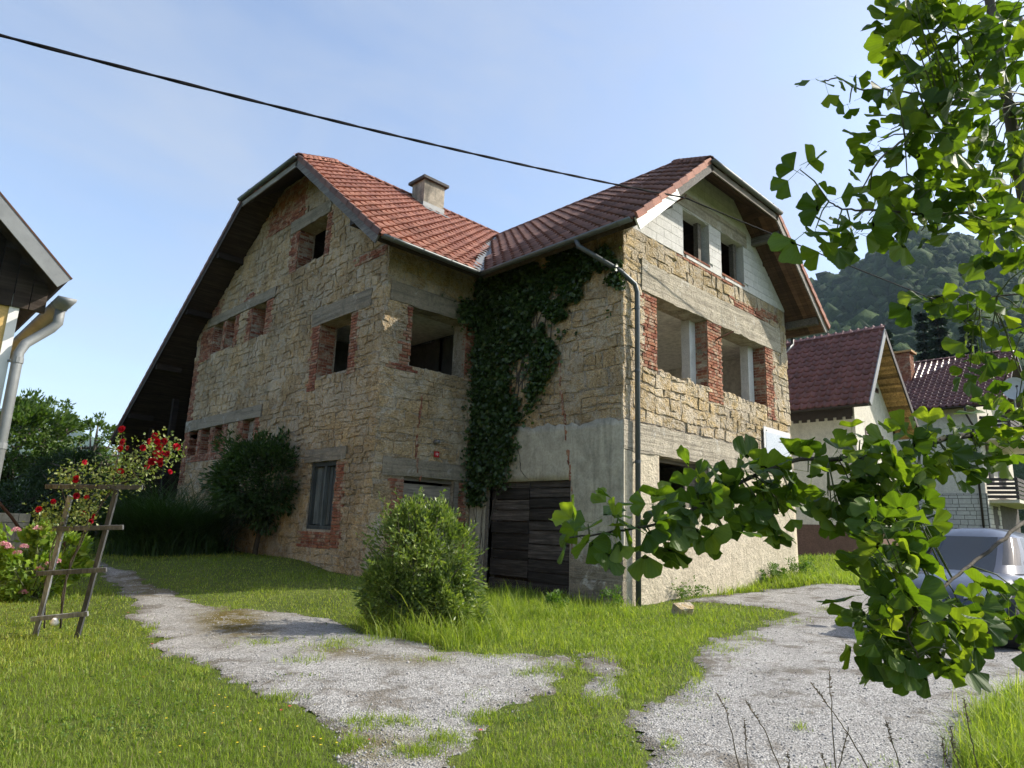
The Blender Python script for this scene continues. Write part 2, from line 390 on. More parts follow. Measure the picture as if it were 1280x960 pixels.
def area(poly):
    return abs(sum(poly[i][0] * poly[(i + 1) % len(poly)][1] - poly[(i + 1) % len(poly)][0] * poly[i][1] for i in range(len(poly)))) / 2 if len(poly) > 2 else 0
def clip_out(poly, r):
    u0, u1, z0, z1 = r
    if not poly or max(p[0] for p in poly) <= u0 or min(p[0] for p in poly) >= u1 or max(p[1] for p in poly) <= z0 or min(p[1] for p in poly) >= z1: return poly
    return max((clip(poly, 1, 0, u0), clip(poly, -1, 0, -u1), clip(poly, 0, 1, z0), clip(poly, 0, -1, -z1)), key=area)

def wall_mesh(name, pl, outline, holes, thick, mat, parent, d0=0.0):
    """solid wall with real openings; outline convex (u,z)"""
    us = sorted({p[0] for p in outline} | {h[i] for h in holes for i in (0, 1)}); zs = sorted({p[1] for p in outline} | {h[i] for h in holes for i in (2, 3)})
    cen = (sum(p[0] for p in outline) / len(outline), sum(p[1] for p in outline) / len(outline))
    hp = []
    for i in range(len(outline)):
        p, q = outline[i], outline[(i + 1) % len(outline)]; a, b = q[1] - p[1], p[0] - q[0]; c = a * p[0] + b * p[1]
        if a * cen[0] + b * cen[1] > c: a, b, c = -a, -b, -c
        hp.append((a, b, c))
    bm = bmesh.new()
    for i in range(len(us) - 1):
        for j in range(len(zs) - 1):
            mu, mz = (us[i] + us[i + 1]) / 2, (zs[j] + zs[j + 1]) / 2
            if any(h[0] < mu < h[1] and h[2] < mz < h[3] for h in holes): continue
            poly = [(us[i], zs[j]), (us[i + 1], zs[j]), (us[i + 1], zs[j + 1]), (us[i], zs[j + 1])]
            for h in hp: poly = clip(poly, *h) if poly else poly
            if area(poly) > 1e-5: bm.faces.new([bm.verts.new(pl.p(u, z, d0)) for u, z in poly])
    bmesh.ops.remove_doubles(bm, verts=bm.verts, dist=1e-4)
    r = bmesh.ops.extrude_face_region(bm, geom=bm.faces[:])
    bmesh.ops.translate(bm, verts=[g for g in r['geom'] if isinstance(g, bmesh.types.BMVert)], vec=-pl.n * thick)
    bmesh.ops.recalc_face_normals(bm, faces=bm.faces)
    me = bpy.data.meshes.new(name); bm.to_mesh(me); bm.free(); me.materials.append(mat)
    return link(name, me, parent), hp

def stone_mesh(poly, h, mat, t):
    """irregular hewn stone: outline (u,z) round its own centre, rough face out along -y"""
    pts = []; n = len(poly); sd = random.uniform(0, 900)
    for i in range(n):
        p, q = Vector(poly[i]), Vector(poly[(i + 1) % n]); L = (q - p).length; k = max(1, min(5, int(L / .10)))
        for j in range(k):
            w = p.lerp(q, j / k); pts.append(w + Vector((random.gauss(0, .012), random.gauss(0, .012))))
    c = sum(pts, Vector((0, 0))) / len(pts); m = len(pts); vs = []
    tx, tz = random.gauss(0, .06), random.gauss(0, .06)
    def lump(x, z): return .55 * mnoise.noise(Vector((x * 9, z * 9, sd))) + .45 * mnoise.noise(Vector((x * 21, z * 21, sd + 5)))
    for s_, hh in ((1.0, -.022), (.96, h * .75), (.72, h), (.36, h)):
        for w in pts:
            e = c + (w - c) * s_; vs.append((e.x, -(hh + ((.016 * lump(e.x, e.y) + random.gauss(0, .003) + tx * (w - c).x * s_ + tz * (w - c).y * s_) if hh > 0 else 0)), e.y))
    vs.append((c.x, -(h + .016 * lump(c.x, c.y)), c.y)); f = []
    for r in (0, 1, 2):
        for i in range(m): f.append((r * m + i, r * m + (i + 1) % m, (r + 1) * m + (i + 1) % m, (r + 1) * m + i))
    f += [(3 * m + i, 3 * m + (i + 1) % m, 4 * m) for i in range(m)]
    me = bpy.data.meshes.new('stone'); me.from_pydata(vs, [], f); me.materials.append(mat)
    a = me.attributes.new('tint', 'FLOAT', 'POINT'); a.data.foreach_set('value', [t] * len(vs))
    return me

def stonework(pl, u0, u1, z0, z1, keep, hp, mat, parent, P, hrow=(.2, .42), wst=(.26, .7), proud=.03, seed=0):
    rs = random.Random(seed); z = z0; i = 0
    def edge(i, zb, u): return zb + (0 if zb <= z0 + 1e-6 or zb >= z1 - 1e-6 else .09 * mnoise.noise(Vector((u * 1.1, i * 7.7, seed))) + .05 * mnoise.noise(Vector((u * 4, i * 3.1, seed))))
    while z < z1 - .05:
        h = min(rs.uniform(*hrow), z1 - z); h = z1 - z if z1 - z - h < .12 else h
        u = u0 - rs.uniform(0, .2)
        while u < u1:
            w = rs.uniform(*wst) * rs.choice((.5, .8, 1, 1, 1.2)); g = rs.choice((.003, .006, .010, .016))
            a, b = max(u, u0), min(u + w, u1)
            if b - a > .06:
                sk = rs.gauss(0, .022)
                rows = [(a, b, None)]
                split = h > .24 and rs.random() < .4
                zm = rs.uniform(.3, .7)
                for part in ((0, 1) if split else (None,)):
                    lo = lambda q: edge(i, z, q) if part in (None, 0) else edge(i, z, q) + h * zm
                    hi = lambda q: edge(i + 1, z + h, q) if part in (None, 1) else edge(i, z, q) + h * zm
                    poly = [(a + g, lo(a) + g), (b - g, lo(b) + g), (b - g + sk, hi(b) - g), (a + g + sk, hi(a) - g)]
                    for r in keep: poly = clip_out(poly, r)
                    for q in hp: poly = clip(poly, *q) if poly else poly
                    if len(poly) > 2 and area(poly) > .012:
                        cu = sum(p[0] for p in poly) / len(poly); cz = sum(p[1] for p in poly) / len(poly)
                        me = stone_mesh([(p[0] - cu, p[1] - cz) for p in poly], proud * rs.uniform(.5, 1.5), mat, rs.random())
                        P.add(me, pl.mat(cu, cz, 0), parent, math.sqrt(area(poly)))
            u += w
        z += h; i += 1

def unit_brick(mat):
    bm = bmesh.new(); bmesh.ops.create_cube(bm, size=1)
    bmesh.ops.bevel(bm, geom=bm.edges[:], offset=.045, segments=1, affect='EDGES')
    for v in bm.verts: v.co += Vector((random.gauss(0, .012), random.gauss(0, .02), random.gauss(0, .02)))
    me = bpy.data.meshes.new('brick'); bm.to_mesh(me); bm.free(); me.materials.append(mat); return me
def brickwork(pl, u0, u1, z0, z1, parent, P, mes, rag=(0, 0), depth=.12, proud=.012, keep=(), hp=()):
    """running bond; rag = how far the (low u, high u) ends straggle into the stonework"""
    row = .072; k = 0; z = z0
    while z + row * .8 < z1 + .01:
        a = u0 - (random.choice((0, .5, 1)) * rag[0]); b = u1 + random.choice((0, .5, 1)) * rag[1]
        u = a - (k % 2) * .12
        while u < b - .03:
            L = .245; s, e = max(u, a), min(u + L, b); u += L + .01
            if e - s < .05: continue
            cu, cz = (s + e) / 2, z + row / 2
            if any(r[0] < cu < r[1] and r[2] < cz < r[3] for r in keep): continue
            if any(q[0] * cu + q[1] * cz > q[2] - .05 for q in hp): continue
            d = proud + random.gauss(0, .005)
            m = pl.mat(cu, cz, d - depth / 2) @ Matrix.Rotation(random.gauss(0, .012), 4, 'Y') @ Matrix.Diagonal((e - s, depth, row - .010, 1))
            P.add(random.choice(mes), m, parent, math.sqrt((e - s) * row))
        z += row; k += 1
def board(mb, pl, u0, u1, z0, z1, d0, d1, t=0.0):
    mb.prism([pl.p(u0, z0, d0), pl.p(u1, z0, d0), pl.p(u1, z1, d0), pl.p(u0, z1, d0)], pl.n * (d1 - d0), t)
def slab(pl, name, u0, u1, z0, z1, d0, d1, mat, parent, rough=.006, nu=None):
    """cast block with slightly uneven arrises"""
    bm = bmesh.new(); nu = nu or max(2, int((u1 - u0) / .25)); ring = []
    for i in range(nu + 1):
        u = u0 + (u1 - u0) * i / nu
        ring.append([bm.verts.new(pl.p(u, z + random.gauss(0, rough), d + random.gauss(0, rough * .5))) for z, d in ((z0, d0), (z1, d0), (z1, d1), (z0, d1))])
    for i in range(nu):
        for j in range(4): bm.faces.new((ring[i][j], ring[i][(j + 1) % 4], ring[i + 1][(j + 1) % 4], ring[i + 1][j]))
    bm.faces.new(ring[0]); bm.faces.new(ring[-1][::-1]); bmesh.ops.recalc_face_normals(bm, faces=bm.faces)
    me = bpy.data.meshes.new(name); bm.to_mesh(me); bm.free(); me.materials.append(mat); return link(name, me, parent)

# ---------------------------------------------------------------- roofs
def tile_mesh(mat, w=.30, L=.40, wave=.045, lip=.042, segs=8, roll=None):
    """interlocking roll tile: x across, y up the slope, z off the roof"""
    vs = []; prof = []
    for i in range(segs + 1):
        s = i / segs; prof.append((s * w, wave * (.5 - .5 * math.cos(2 * math.pi * s)) if roll is None else wave * math.exp(-((s - .5) / roll) ** 2)))
    for y, zz in ((0, lip), (L, 0)):
        for x, z in prof: vs.append((x - w / 2, y, z + zz))
    n = segs + 1
    for x, z in prof: vs.append((x - w / 2, 0, z + lip - .046))
    f = [(i, i + 1, n + i + 1, n + i) for i in range(segs)] + [(2 * n + i, 2 * n + i + 1, i + 1, i) for i in range(segs)]
    me = bpy.data.meshes.new('tile'); me.from_pydata(vs, [], f); me.materials.append(mat)
    me.polygons.foreach_set('use_smooth', [i < segs for i in range(len(f))]); return me
class Roof:
    """plane given by eave origin, along (unit, horizontal) and up-slope (unit)"""
    def __init__(s, o, along, up): s.o, s.a, s.u = Vector(o), Vector(along).normalized(), Vector(up).normalized(); s.n = s.a.cross(s.u).normalized(); s.flip = s.n.z < 0; s.n = -s.n if s.flip else s.n
    def uv(s, p): d = Vector(p) - s.o; return (d.dot(s.a), d.dot(s.u))
    def p(s, a, u, h=0): return s.o + s.a * a + s.u * u + s.n * h
    def tiles(s, poly3, me, parent, P, w=.30, e=.34, lift=.02, start=0.0, guards=None):
        poly = [s.uv(p) for p in poly3]; a0 = min(p[0] for p in poly); a1 = max(p[0] for p in poly); u1 = max(p[1] for p in poly); u0 = min(p[1] for p in poly)
        r = 0; u = u0 - .03
        ac = -s.a if s.flip else s.a
        while u < u1 - .05:
            a = a0 + start + w / 2; k = 0
            while a < a1:
                if inpoly(np.array([a]), np.array([u + .2]), poly)[0] or inpoly(np.array([a]), np.array([u + .08]), poly)[0]:
                    m = Matrix.Identity(4); q = s.p(a, u, lift + random.gauss(0, .003)); tl = Quaternion(s.n, random.gauss(0, .008))
                    A, U = tl @ ac, tl @ s.u
                    for i in range(3): m[i][0], m[i][1], m[i][2], m[i][3] = A[i], U[i], s.n[i], q[i]
                    P.add(me, m, parent, .3)
                    if guards is not None and r % 4 == 1 and (k + r // 4) % 2 == 0 and r > 0: guards.append((s.p(a, u + .04, lift + .03), s.u, s.n))
                a += w; k += 1
            u += e; r += 1
def caps(pts, me_mat, parent, P, r=.11, step=.33, name='ridge_tile'):
    """half-round ridge tiles from pts[0] to pts[1]"""
    p, q = Vector(pts[0]), Vector(pts[1]); d = (q - p).normalized(); L = (q - p).length; sd = d.cross(Vector((0, 0, 1))).normalized(); up = sd.cross(d)
    k = int(L / step)
    for i in range(k):
        mb = MB(); a = p + d * (i * L / k); b = p + d * ((i + 1) * L / k + .05); vs = []; n = 7
        for c, rr in ((a, r * 1.06), (b, r * .94)):
            for j in range(n):
                an = math.pi * j / (n - 1); vs.append(c + sd * (math.cos(an) * rr) + up * (math.sin(an) * rr * .9))
        for j in range(n): vs.append(a + sd * (math.cos(math.pi * j / (n - 1)) * r * .9) + up * (math.sin(math.pi * j / (n - 1)) * r * .75))
        mb.add(vs, [(j, j + 1, n + j + 1, n + j) for j in range(n - 1)] + [(2 * n + j, 2 * n + j + 1, j + 1, j) for j in range(n - 1)], random.random())
        mb.build(name, me_mat, parent, True)
def gutter(name, p, q, mat, parent, r=.075):
    p, q = Vector(p), Vector(q); d = (q - p).normalized(); sd = d.cross(Vector((0, 0, 1))).normalized(); mb = MB(); n = 9; k = max(2, int((q - p).length / .5)); vs = []
    for i in range(k + 1):
        c = p.lerp(q, i / k)
        for rr in (r, r - .008):
            for j in range(n):
                an = math.pi * (1 + j / (n - 1)); vs.append(c + sd * (math.cos(an) * rr) + Vector((0, 0, math.sin(an) * rr)))
    fs = []
    for i in range(k):
        for o_ in (0, n):
            for j in range(n - 1): a = i * 2 * n + o_ + j; fs.append((a, a + 1, a + 2 * n + 1, a + 2 * n))
        a = i * 2 * n; fs += [(a, a + n, a + 3 * n, a + 2 * n), (a + n - 1, a + 2 * n - 1, a + 4 * n - 1, a + 3 * n - 1)]
    fs.append(tuple(range(n))); fs.append(tuple(k * 2 * n + j for j in range(n))[::-1])
    mb.add(vs, fs); o = mb.build(name, mat, parent, True)
    bk = MB()
    for i in range(max(2, int((q - p).length / .9)) + 1):
        c = p.lerp(q, (i + .3) / (max(2, int((q - p).length / .9)) + .6)); vs = []
        for j in range(n):
            an = math.pi * (1 + j / (n - 1)); e = c + sd * (math.cos(an) * (r + .006)) + Vector((0, 0, math.sin(an) * (r + .006))); vs += [e - d * .012, e + d * .012]
        bk.add(vs, [(2 * j, 2 * j + 1, 2 * j + 3, 2 * j + 2) for j in range(n - 1)])
    bk.build('gutter_bracket', mat, o); return o
def deck(name, poly, th, mat, parent):
    n = (Vector(poly[1]) - Vector(poly[0])).cross(Vector(poly[2]) - Vector(poly[0])).normalized(); n = -n if n.z < 0 else n
    mb = MB(); mb.prism(poly, -n * th); return mb.build(name, mat, parent)

def verge_tiles(p, q, out, mat, parent, step=.34, h=.13, w=.05):
    """overlapping edge tiles capping a verge from p up to q"""
    p, q, out = Vector(p), Vector(q), Vector(out); d = (q - p).normalized(); L = (q - p).length; k = int(L / step); up = out.cross(d); up = -up if up.z < 0 else up
    for i in range(k):
        a = p + d * (i * L / k) + out * .03 + up * (.045 + random.gauss(0, .004)); mb = MB(); mb.beam(a + up * .012, a + d * (L / k + .03) - up * .012, w, h, up, random.random()); mb.build('verge_tile', mat, parent)
# ================================================================ the stone house
house = thing('stone_house', 'large unfinished stone house with empty window openings and red tiled half-hipped roofs', 'house', (-1.0, 4.0, 0))
PB = Plane((0, 0, 0), (1, 0, 0), (0, -1, 0)); PC = Plane((0, 0, 0), (0, 1, 0), (-1, 0, 0))
PD = Plane((0, 4.34, 0), (1, 0, 0), (0, -1, 0)); PA = Plane((-2.72, 0, 0), (0, 1, 0), (-1, 0, 0))
STN, BRK, TIL = Pieces('stone', 'stonework'), Pieces('brick', 'brickwork'), Pieces('tile', 'roof_tiling')
bricks = [unit_brick(M['brick']) for _ in range(6)]
EZ = 7.06; SR, SL, SN = .835, .8096, .648
RX, RZ = 3.82, EZ + SR * 4.56                # right wing ridge
LY, LZ = 9.166, 11.647                       # left wing ridge
K1, K2 = Vector((2.14, -.8, EZ + SR * 2.88)), Vector((5.5, -.8, EZ + SR * 2.88))
APB, APA = Vector((RX, 1.1, RZ)), Vector((-1.72, LY, LZ))
J1, J2 = Vector((-3.52, 7.65, 10.42)), Vector((-3.52, 11.06, 10.42))

# ---- left gable wall (A)
hA = [(7.35, 8.85, 7.96, 9.1), (5.72, 7.15, 4.72, 6.07), (10.45, 11.4, 6.42, 7.42), (12.6, 13.3, 6.47, 7.42), (13.5, 14.3, 6.47, 7.42),
      (10.38, 11.1, 3.23, 4.02), (12.55, 13.2, 3.22, 4.02), (13.5, 14.2, 3.22, 4.02), (14.5, 15.2, 3.22, 4.02), (5.8, 6.95, 1.13, 2.65)]
outA = [(4.34, -.6), (15.65, -.6), (15.65, 7.25), (10.2, 10.77), (8.32, 10.77), (4.34, 7.53)]
wA, hpA = wall_mesh('wall', PA, outA, hA, .45, M['mortar'], house, -.012)
wA['label'] = 'shaded rubble stone gable wall'
lA = [(7.18, 9.37, 9.1, 9.47), (4.92, 7.6, 6.07, 6.5), (9.9, 14.8, 7.42, 7.72), (9.95, 15.6, 4.02, 4.36), (5.4, 7.26, 2.65, 2.95)]
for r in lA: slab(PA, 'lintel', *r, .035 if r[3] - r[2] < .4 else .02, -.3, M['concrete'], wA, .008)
bA = [(7.1, 7.35, 7.9, 9.1, (.1, 0)), (8.85, 9.25, 7.9, 9.1, (0, .12)), (8.7, 10.9, 9.47, 10.7, (.2, .3)), (5.42, 5.72, 4.6, 6.07, (.1, 0)), (7.15, 7.5, 4.4, 6.07, (0, .12)),
      (10.1, 10.45, 6.4, 7.42, (.12, 0)), (11.4, 11.65, 6.4, 7.42, (0, .12)), (12.35, 12.6, 6.4, 7.42, (.1, 0)), (13.3, 13.5, 6.45, 7.42, (0, 0)), (14.3, 15.3, 6.3, 7.42, (0, .1)),
      (15.25, 15.64, 2.3, 6.4, (.14, 0)), (10.1, 10.38, 3.1, 4.02, (.12, 0)), (11.1, 11.45, 3.1, 4.02, (0, .12)), (12.2, 12.55, 3.0, 4.02, (.12, 0)), (13.2, 13.5, 3.2, 4.02, (0, 0)),
      (14.2, 14.5, 3.2, 4.02, (0, 0)), (15.2, 15.62, 3.0, 4.02, (0, 0)), (12.2, 15.6, 3.0, 3.21, (.2, 0)), (11.45, 12.0, 7.72, 7.95, (.3, .2)), (14.0, 15.2, 7.72, 8.2, (.3, 0)),
      (5.45, 5.8, .75, 2.6, (.1, 0)), (5.8, 7.1, .72, 1.1, (0, .2)), (4.5, 5.6, 7.2, 7.45, (.1, .3))]
keepA = [(h[0], h[1], h[2], h[3]) for h in hA] + lA + [b[:4] for b in bA]
for b in bA: brickwork(PA, *b[:4], wA, BRK, bricks, b[4], keep=hA + lA, hp=hpA)
stonework(PA, 4.34, 15.65, -.3, 10.77, keepA, hpA, M['stone_a'], wA, STN, (.12, .33), (.16, .52), .011, 11)
for r in hA[:5] + hA[5:9]:                                     # brick reveals inside the openings
    for u, n_ in ((r[0] - .015, 1), (r[1] + .015, -1)):
        pr = Plane(PA.p(u, 0, -.02), -PA.n, PA.u * n_)
        brickwork(pr, 0, .4, r[2], r[3], wA, BRK, bricks, (0, 0), .05, .02)

# ---- front wall of the left wing (D)
hD = [(-1.98, -.4, 4.75, 6.12), (-1.92, -.52, -.1, 2.32)]
wD, hpD = wall_mesh('wall', PD, [(-2.27, -.6), (0, -.6), (0, 7.5), (-2.27, 7.5)], hD, .45, M['mortar'], house, -.012)
lD = [(-2.62, -.02, 6.12, 6.56), (-2.5, -.02, 2.32, 2.7)]
for r in lD: slab(PD, 'lintel', *r, .03, -.3, M['concrete'], wD, .012)
bD = [(-2.2, -1.98, 4.75, 5.3, (.14, 0)), (-2.12, -1.98, 5.3, 6.1, (.08, 0)), (-.4, -.12, 4.7, 6.12, (0, .1)), (-2.22, -1.92, .6, 2.3, (.12, 0)), (-.42, -.14, .2, 2.3, (0, 0)), (-2.5, -1.9, 4.6, 4.74, (.1, .3))]
for b in bD: brickwork(PD, *b[:4], wD, BRK, bricks, b[4], keep=hD + lD)
stonework(PD, -2.74, -.02, -.3, 7.45, hD + lD + [b[:4] for b in bD], [], M['stone_a'], wD, STN, (.13, .34), (.17, .55), .011, 23)
board_door = []
fr = MB(); board(fr, PD, -.52, -.40, 0, 2.3, -.02, .02, .3); board(fr, PD, -1.92, -.52, 2.24, 2.32, -.18, -.1, .2); door = fr.build('door', M['wood_doorpale'], house)
z = .05; k = 0
for h in (.34, .36, .3, .38, .22, .24, .3):
    mb = MB(); board(mb, PD, -1.91, -.53, z, z + h - .012, -.16 + random.uniform(-.01, .01), -.12, [.35, .2, .1, .15, .05, .95, .55][k]); mb.build('plank', M['wood_doorpale'], door); z += h; k += 1
plate = MB(); board(plate, PD, -1.18, -1.04, 2.80, 2.93, .04, .047); pt = plate.build('house_number', mat_simple('red_enamel', (.42, .012, .015), .35, 0, .1), house)
cu = bpy.data.curves.new('digits', 'FONT'); cu.body = '10'; cu.size = .085; cu.align_x = 'CENTER'; cu.align_y = 'CENTER'; cu.extrude = .002
tmp = bpy.data.objects.new('digits', cu); col.objects.link(tmp); dg = bpy.context.evaluated_depsgraph_get(); me = bpy.data.meshes.new_from_object(tmp.evaluated_get(dg)); bpy.data.objects.remove(tmp)
me.materials.clear(); me.materials.append(M['wood_white'])
m4 = Matrix.Translation(PD.p(-1.11, 2.865, .0505)) @ Matrix.Rotation(math.pi / 2, 4, 'X'); link('digits', me, pt, m4)
lp = MB(); lp.tube([PD.p(-1.15, 3.13, 0), PD.p(-1.15, 3.14, .16)], [.05, .035], 8); lamp_o = lp.build('lamp_stub', M['zinc'], house, True)

# ---- wall with the garage (C)
hC = [(1.27, 3.65, -.1, 2.3)]
wC, hpC = wall_mesh('wall', PC, [(0, -.6), (4.34, -.6), (4.34, 7.5), (0, 7.5)], hC, .45, M['mortar'], house, -.012)
stonework(PC, -.03, 4.34, 3.43, 7.5, [], [], M['stone_a'], wC, STN, (.18, .42), (.24, .72), .011, 31)
def uneven_plaster(name, pl, u0, u1, z0, ztop, holes, mat, parent, seed, d=.02, rag=.1):
    us = sorted({u0, u1} | {h[i] for h in holes for i in (0, 1)} | {round(u0 + (u1 - u0) * i / 40, 3) for i in range(41)})
    zs = sorted({z0, ztop} | {h[i] for h in holes for i in (2, 3) if h[i] > z0} | {round(z0 + (ztop - z0) * i / 24, 3) for i in range(25)})
    bm = bmesh.new(); vv = {}
    def V(i, j):
        if (i, j) not in vv:
            u, z = us[i], zs[j]; zz = z
            if z == ztop: zz = z + rag * mnoise.noise(Vector((u * 1.7, seed, 0))) + rag * .5 * mnoise.noise(Vector((u * 6, seed, 3)))
            inner = not any(abs(u - h[k]) < 1e-3 for h in holes for k in (0, 1)) and u0 < u < u1
            vv[i, j] = bm.verts.new(pl.p(u, zz, d + (.012 * mnoise.noise(Vector((u * 1.5, z * 1.5, seed))) if inner else 0)))
        return vv[i, j]
    for i in range(len(us) - 1):
        for j in range(len(zs) - 1):
            mu, mz = (us[i] + us[i + 1]) / 2, (zs[j] + zs[j + 1]) / 2
            if any(h[0] < mu < h[1] and h[2] < mz < h[3] for h in holes): continue
            bm.faces.new((V(i, j), V(i + 1, j), V(i + 1, j + 1), V(i, j + 1)))
    r = bmesh.ops.extrude_face_region(bm, geom=bm.faces[:])
    bmesh.ops.translate(bm, verts=[g for g in r['geom'] if isinstance(g, bmesh.types.BMVert)], vec=-pl.n * (d + .03))
    bmesh.ops.recalc_face_normals(bm, faces=bm.faces)
    me = bpy.data.meshes.new(name); bm.to_mesh(me); bm.free(); me.materials.append(mat)
    me.polygons.foreach_set('use_smooth', [True] * len(me.polygons)); return link(name, me, parent)
uneven_plaster('plaster_coat', PC, -.025, 4.34, -.6, 3.46, [(1.27, 3.65, -.6, 2.3)], M['plaster_c'], wC, 3.3, .03, .16)
slab(PC, 'plinth', -.03, 1.24, -.6, .42, .045, -.05, M['concrete'], wC, .006); slab(PC, 'plinth', -.028, 1.25, .43, .86, .04, -.05, M['concrete'], wC, .006)
# jamb posts and the two leaves of boards
gd = MB(); board(gd, PC, 3.65, 3.74, -.2, 2.34, -.08, .05, .6); gdo = gd.build('garage_door', M['wood_doorpale'], house); gdo['label'] = 'double garage door of dark weathered boards'
for u0, u1, t in ((3.76, 4.06, .8), (4.07, 4.3, .7)):
    mb = MB(); board(mb, PC, u0, u1, -.2, 2.5, -.02, .045, t); mb.build('post', M['plaster_c'], gdo)
for u0, u1, hs, tl_ in ((2.47, 3.64, (.27, .05, .36, .2, .34, .26, .24, .22, .24, .16), (.95, 0, .8, .04, .02, .9, .85, .55, .95, .35)), (1.28, 2.46, (.26, .2, .26, .3, .28, .2, .26, .22, .2, .16), (.1, .35, .65, .05, .8, .5, .3, .6, .4, .45))):
    z = -.02
    for k, h in enumerate(hs):
        if h < .1: z += h; continue
        mb = MB(); d = -.06 + random.uniform(-.012, .008); tt = tl_[k]
        d -= .03 if tt < .05 else 0
        poly = [PC.p(u0 + .005, z + random.uniform(0, .012), d), PC.p(u1 - .005, z + random.uniform(0, .012), d), PC.p(u1 - .005, z + h - random.uniform(.006, .02), d), PC.p(u0 + .005, z + h - random.uniform(.006, .02), d)]
        mb.prism(poly, PC.n * .03, tt); mb.build('plank', M['wood_door'], gdo); z += h
mb = MB(); board(mb, PC, 1.27, 3.65, -.3, 2.3, -.4, -.2); mb.build('backing', M['wood_dark'], gdo)
# chases hacked into the plaster, brick-red inside
def chase(pl, pts, w, parent, name='chase'):
    for i in range(len(pts) - 1):
        (a, b), (c, d) = pts[i], pts[i + 1]; n = max(2, int(math.hypot(c - a, d - b) / .10))
        for k in range(n):
            if random.random() < .12: continue
            u = a + (c - a) * (k + .5) / n + random.gauss(0, w * .15); z = b + (d - b) * (k + .5) / n; ww = w * random.uniform(.35, 1.0)
            poly = [(-ww / 2, -.045), (-ww * .1, -.065), (ww / 2, -.03), (ww * .4, .05), (-.1 * ww, .068), (-ww / 2, .03)]
            me = stone_mesh([(p[0] * random.uniform(.7, 1.2), p[1] * random.uniform(.8, 1.1)) for p in poly], .012, M['brick'], random.random())
            BRK.add(me, pl.mat(u, z, .028), parent, .04)
def cpt(px, py): p = on(px, py, 0, 0); return (p.y, p.z)
def dpt(px, py): p = on(px, py, 1, 4.34); return (p.x, p.z)
chase(PC, [cpt(700, 448), cpt(703, 500), cpt(709, 545), cpt(714, 600)], .075, wC); chase(PC, [cpt(716, 608), cpt(716, 680), cpt(715, 735)], .035, wC)
chase(PC, [cpt(638, 450), cpt(640, 500), cpt(643, 560)], .06, wC)
chase(PD, [dpt(527, 495), dpt(519, 560), dpt(521, 590), dpt(526, 600)], .055, wD)
def crack(pl, pts, parent):
    mb = MB(); pr = [pl.p(u + random.gauss(0, .012), z, .032) for (a, b), (c, d) in zip(pts, pts[1:]) for i in range(6) for u, z in ((a + (c - a) * i / 6, b + (d - b) * i / 6),)]
    mb.tube(pr, [random.uniform(.003, .008) for _ in pr], 4); mb.build('crack', M['black'], parent)
crack(PC, [cpt(646, 545), cpt(651, 575), cpt(652, 588), cpt(663, 602)], wC)

# ---- right gable wall (B)
hB = [(1.18, 3.15, 1.85, 2.84), (1.18, 3.25, 4.54, 6.22), (3.92, 6.2, 4.54, 6.22)]
wB, hpB = wall_mesh('wall', PB, [(.45, -.6), (7.55, -.6), (7.55, 7.5), (.45, 7.5)], hB, .45, M['mortar'], house, -.012)
wB['label'] = 'sunlit ochre stone wall with two large openings'
bB = [(.72, 1.18, 4.6, 6.22, (.14, 0)), (3.25, 3.92, 4.3, 6.25, (0, 0)), (6.2, 6.62, 4.3, 6.22, (0, .16)), (4.6, 6.3, 6.93, 7.13, (.5, .3)), (6.1, 7.0, 7.05, 7.3, (.3, .2)), (2.0, 4.6, 7.42, 7.5, (0, 0))]
kB = hB + [(.62, 7.15, 6.22, 6.9)] + [b[:4] for b in bB]
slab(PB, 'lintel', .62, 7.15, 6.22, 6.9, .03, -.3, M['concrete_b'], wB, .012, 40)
for b in bB: brickwork(PB, *b[:4], wB, BRK, bricks, b[4], keep=hB)
stonework(PB, -.03, 7.57, 3.45, 7.5, kB, [], M['stone_b'], wB, STN, (.15, .4), (.2, .62), .010, 41)
uneven_plaster('plaster_coat', PB, 0, 7.56, -.6, 2.82, hB[:1], M['plaster_b'], wB, 5.1, .022, 0.0)
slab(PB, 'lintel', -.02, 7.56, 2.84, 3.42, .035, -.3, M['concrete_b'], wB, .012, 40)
crack(PB, [(0.0, 3.44), (1.5, 3.45), (3.2, 3.43), (5.0, 3.44), (5.8, 3.42)], wB)
for r in hB[1:]:
    for u, n_ in ((r[0] - .015, 1), (r[1] + .015, -1)):
        pr = Plane(PB.p(u, 0, -.02), -PB.n, PB.u * n_); brickwork(pr, 0, .42, r[2], r[3], wB, BRK, bricks, (0, 0), .05, .02)
rs = random.Random(5)
for u0, u1 in ((1.2, 3.24), (3.94, 6.18)):                        # broken masonry left along the sills
    u = u0
    while u < u1:
        w = rs.uniform(.16, .34); hh = rs.uniform(.03, .15); poly = [(-w / 2, -.06), (w / 2, -.06), (w * .45, hh * .6), (w * .1, hh), (-w * .4, hh * .8)]
        for d in (-.02, -.2): STN.add(stone_mesh([(p[0] * rs.uniform(.85, 1.1), p[1]) for p in poly], .16, M['stone_b'], rs.random()), PB.mat(u + w / 2, 4.56, d - .12), wB, .16)
        u += w * .9
for u0, u1 in ((2.98, 3.24), (5.86, 6.14)):
    mb = MB(); board(mb, PB, u0, u1, 4.45, 6.3, -.52, -.30); mb.build('pillar', M['block'], house)
br = MB(); br.tube([PB.p(3.68, 5.85, 0), PB.p(3.72, 5.9, .12), PB.p(3.95, 6.05, .3)], .022, 6); br.build('iron_bracket', M['rust'], house)
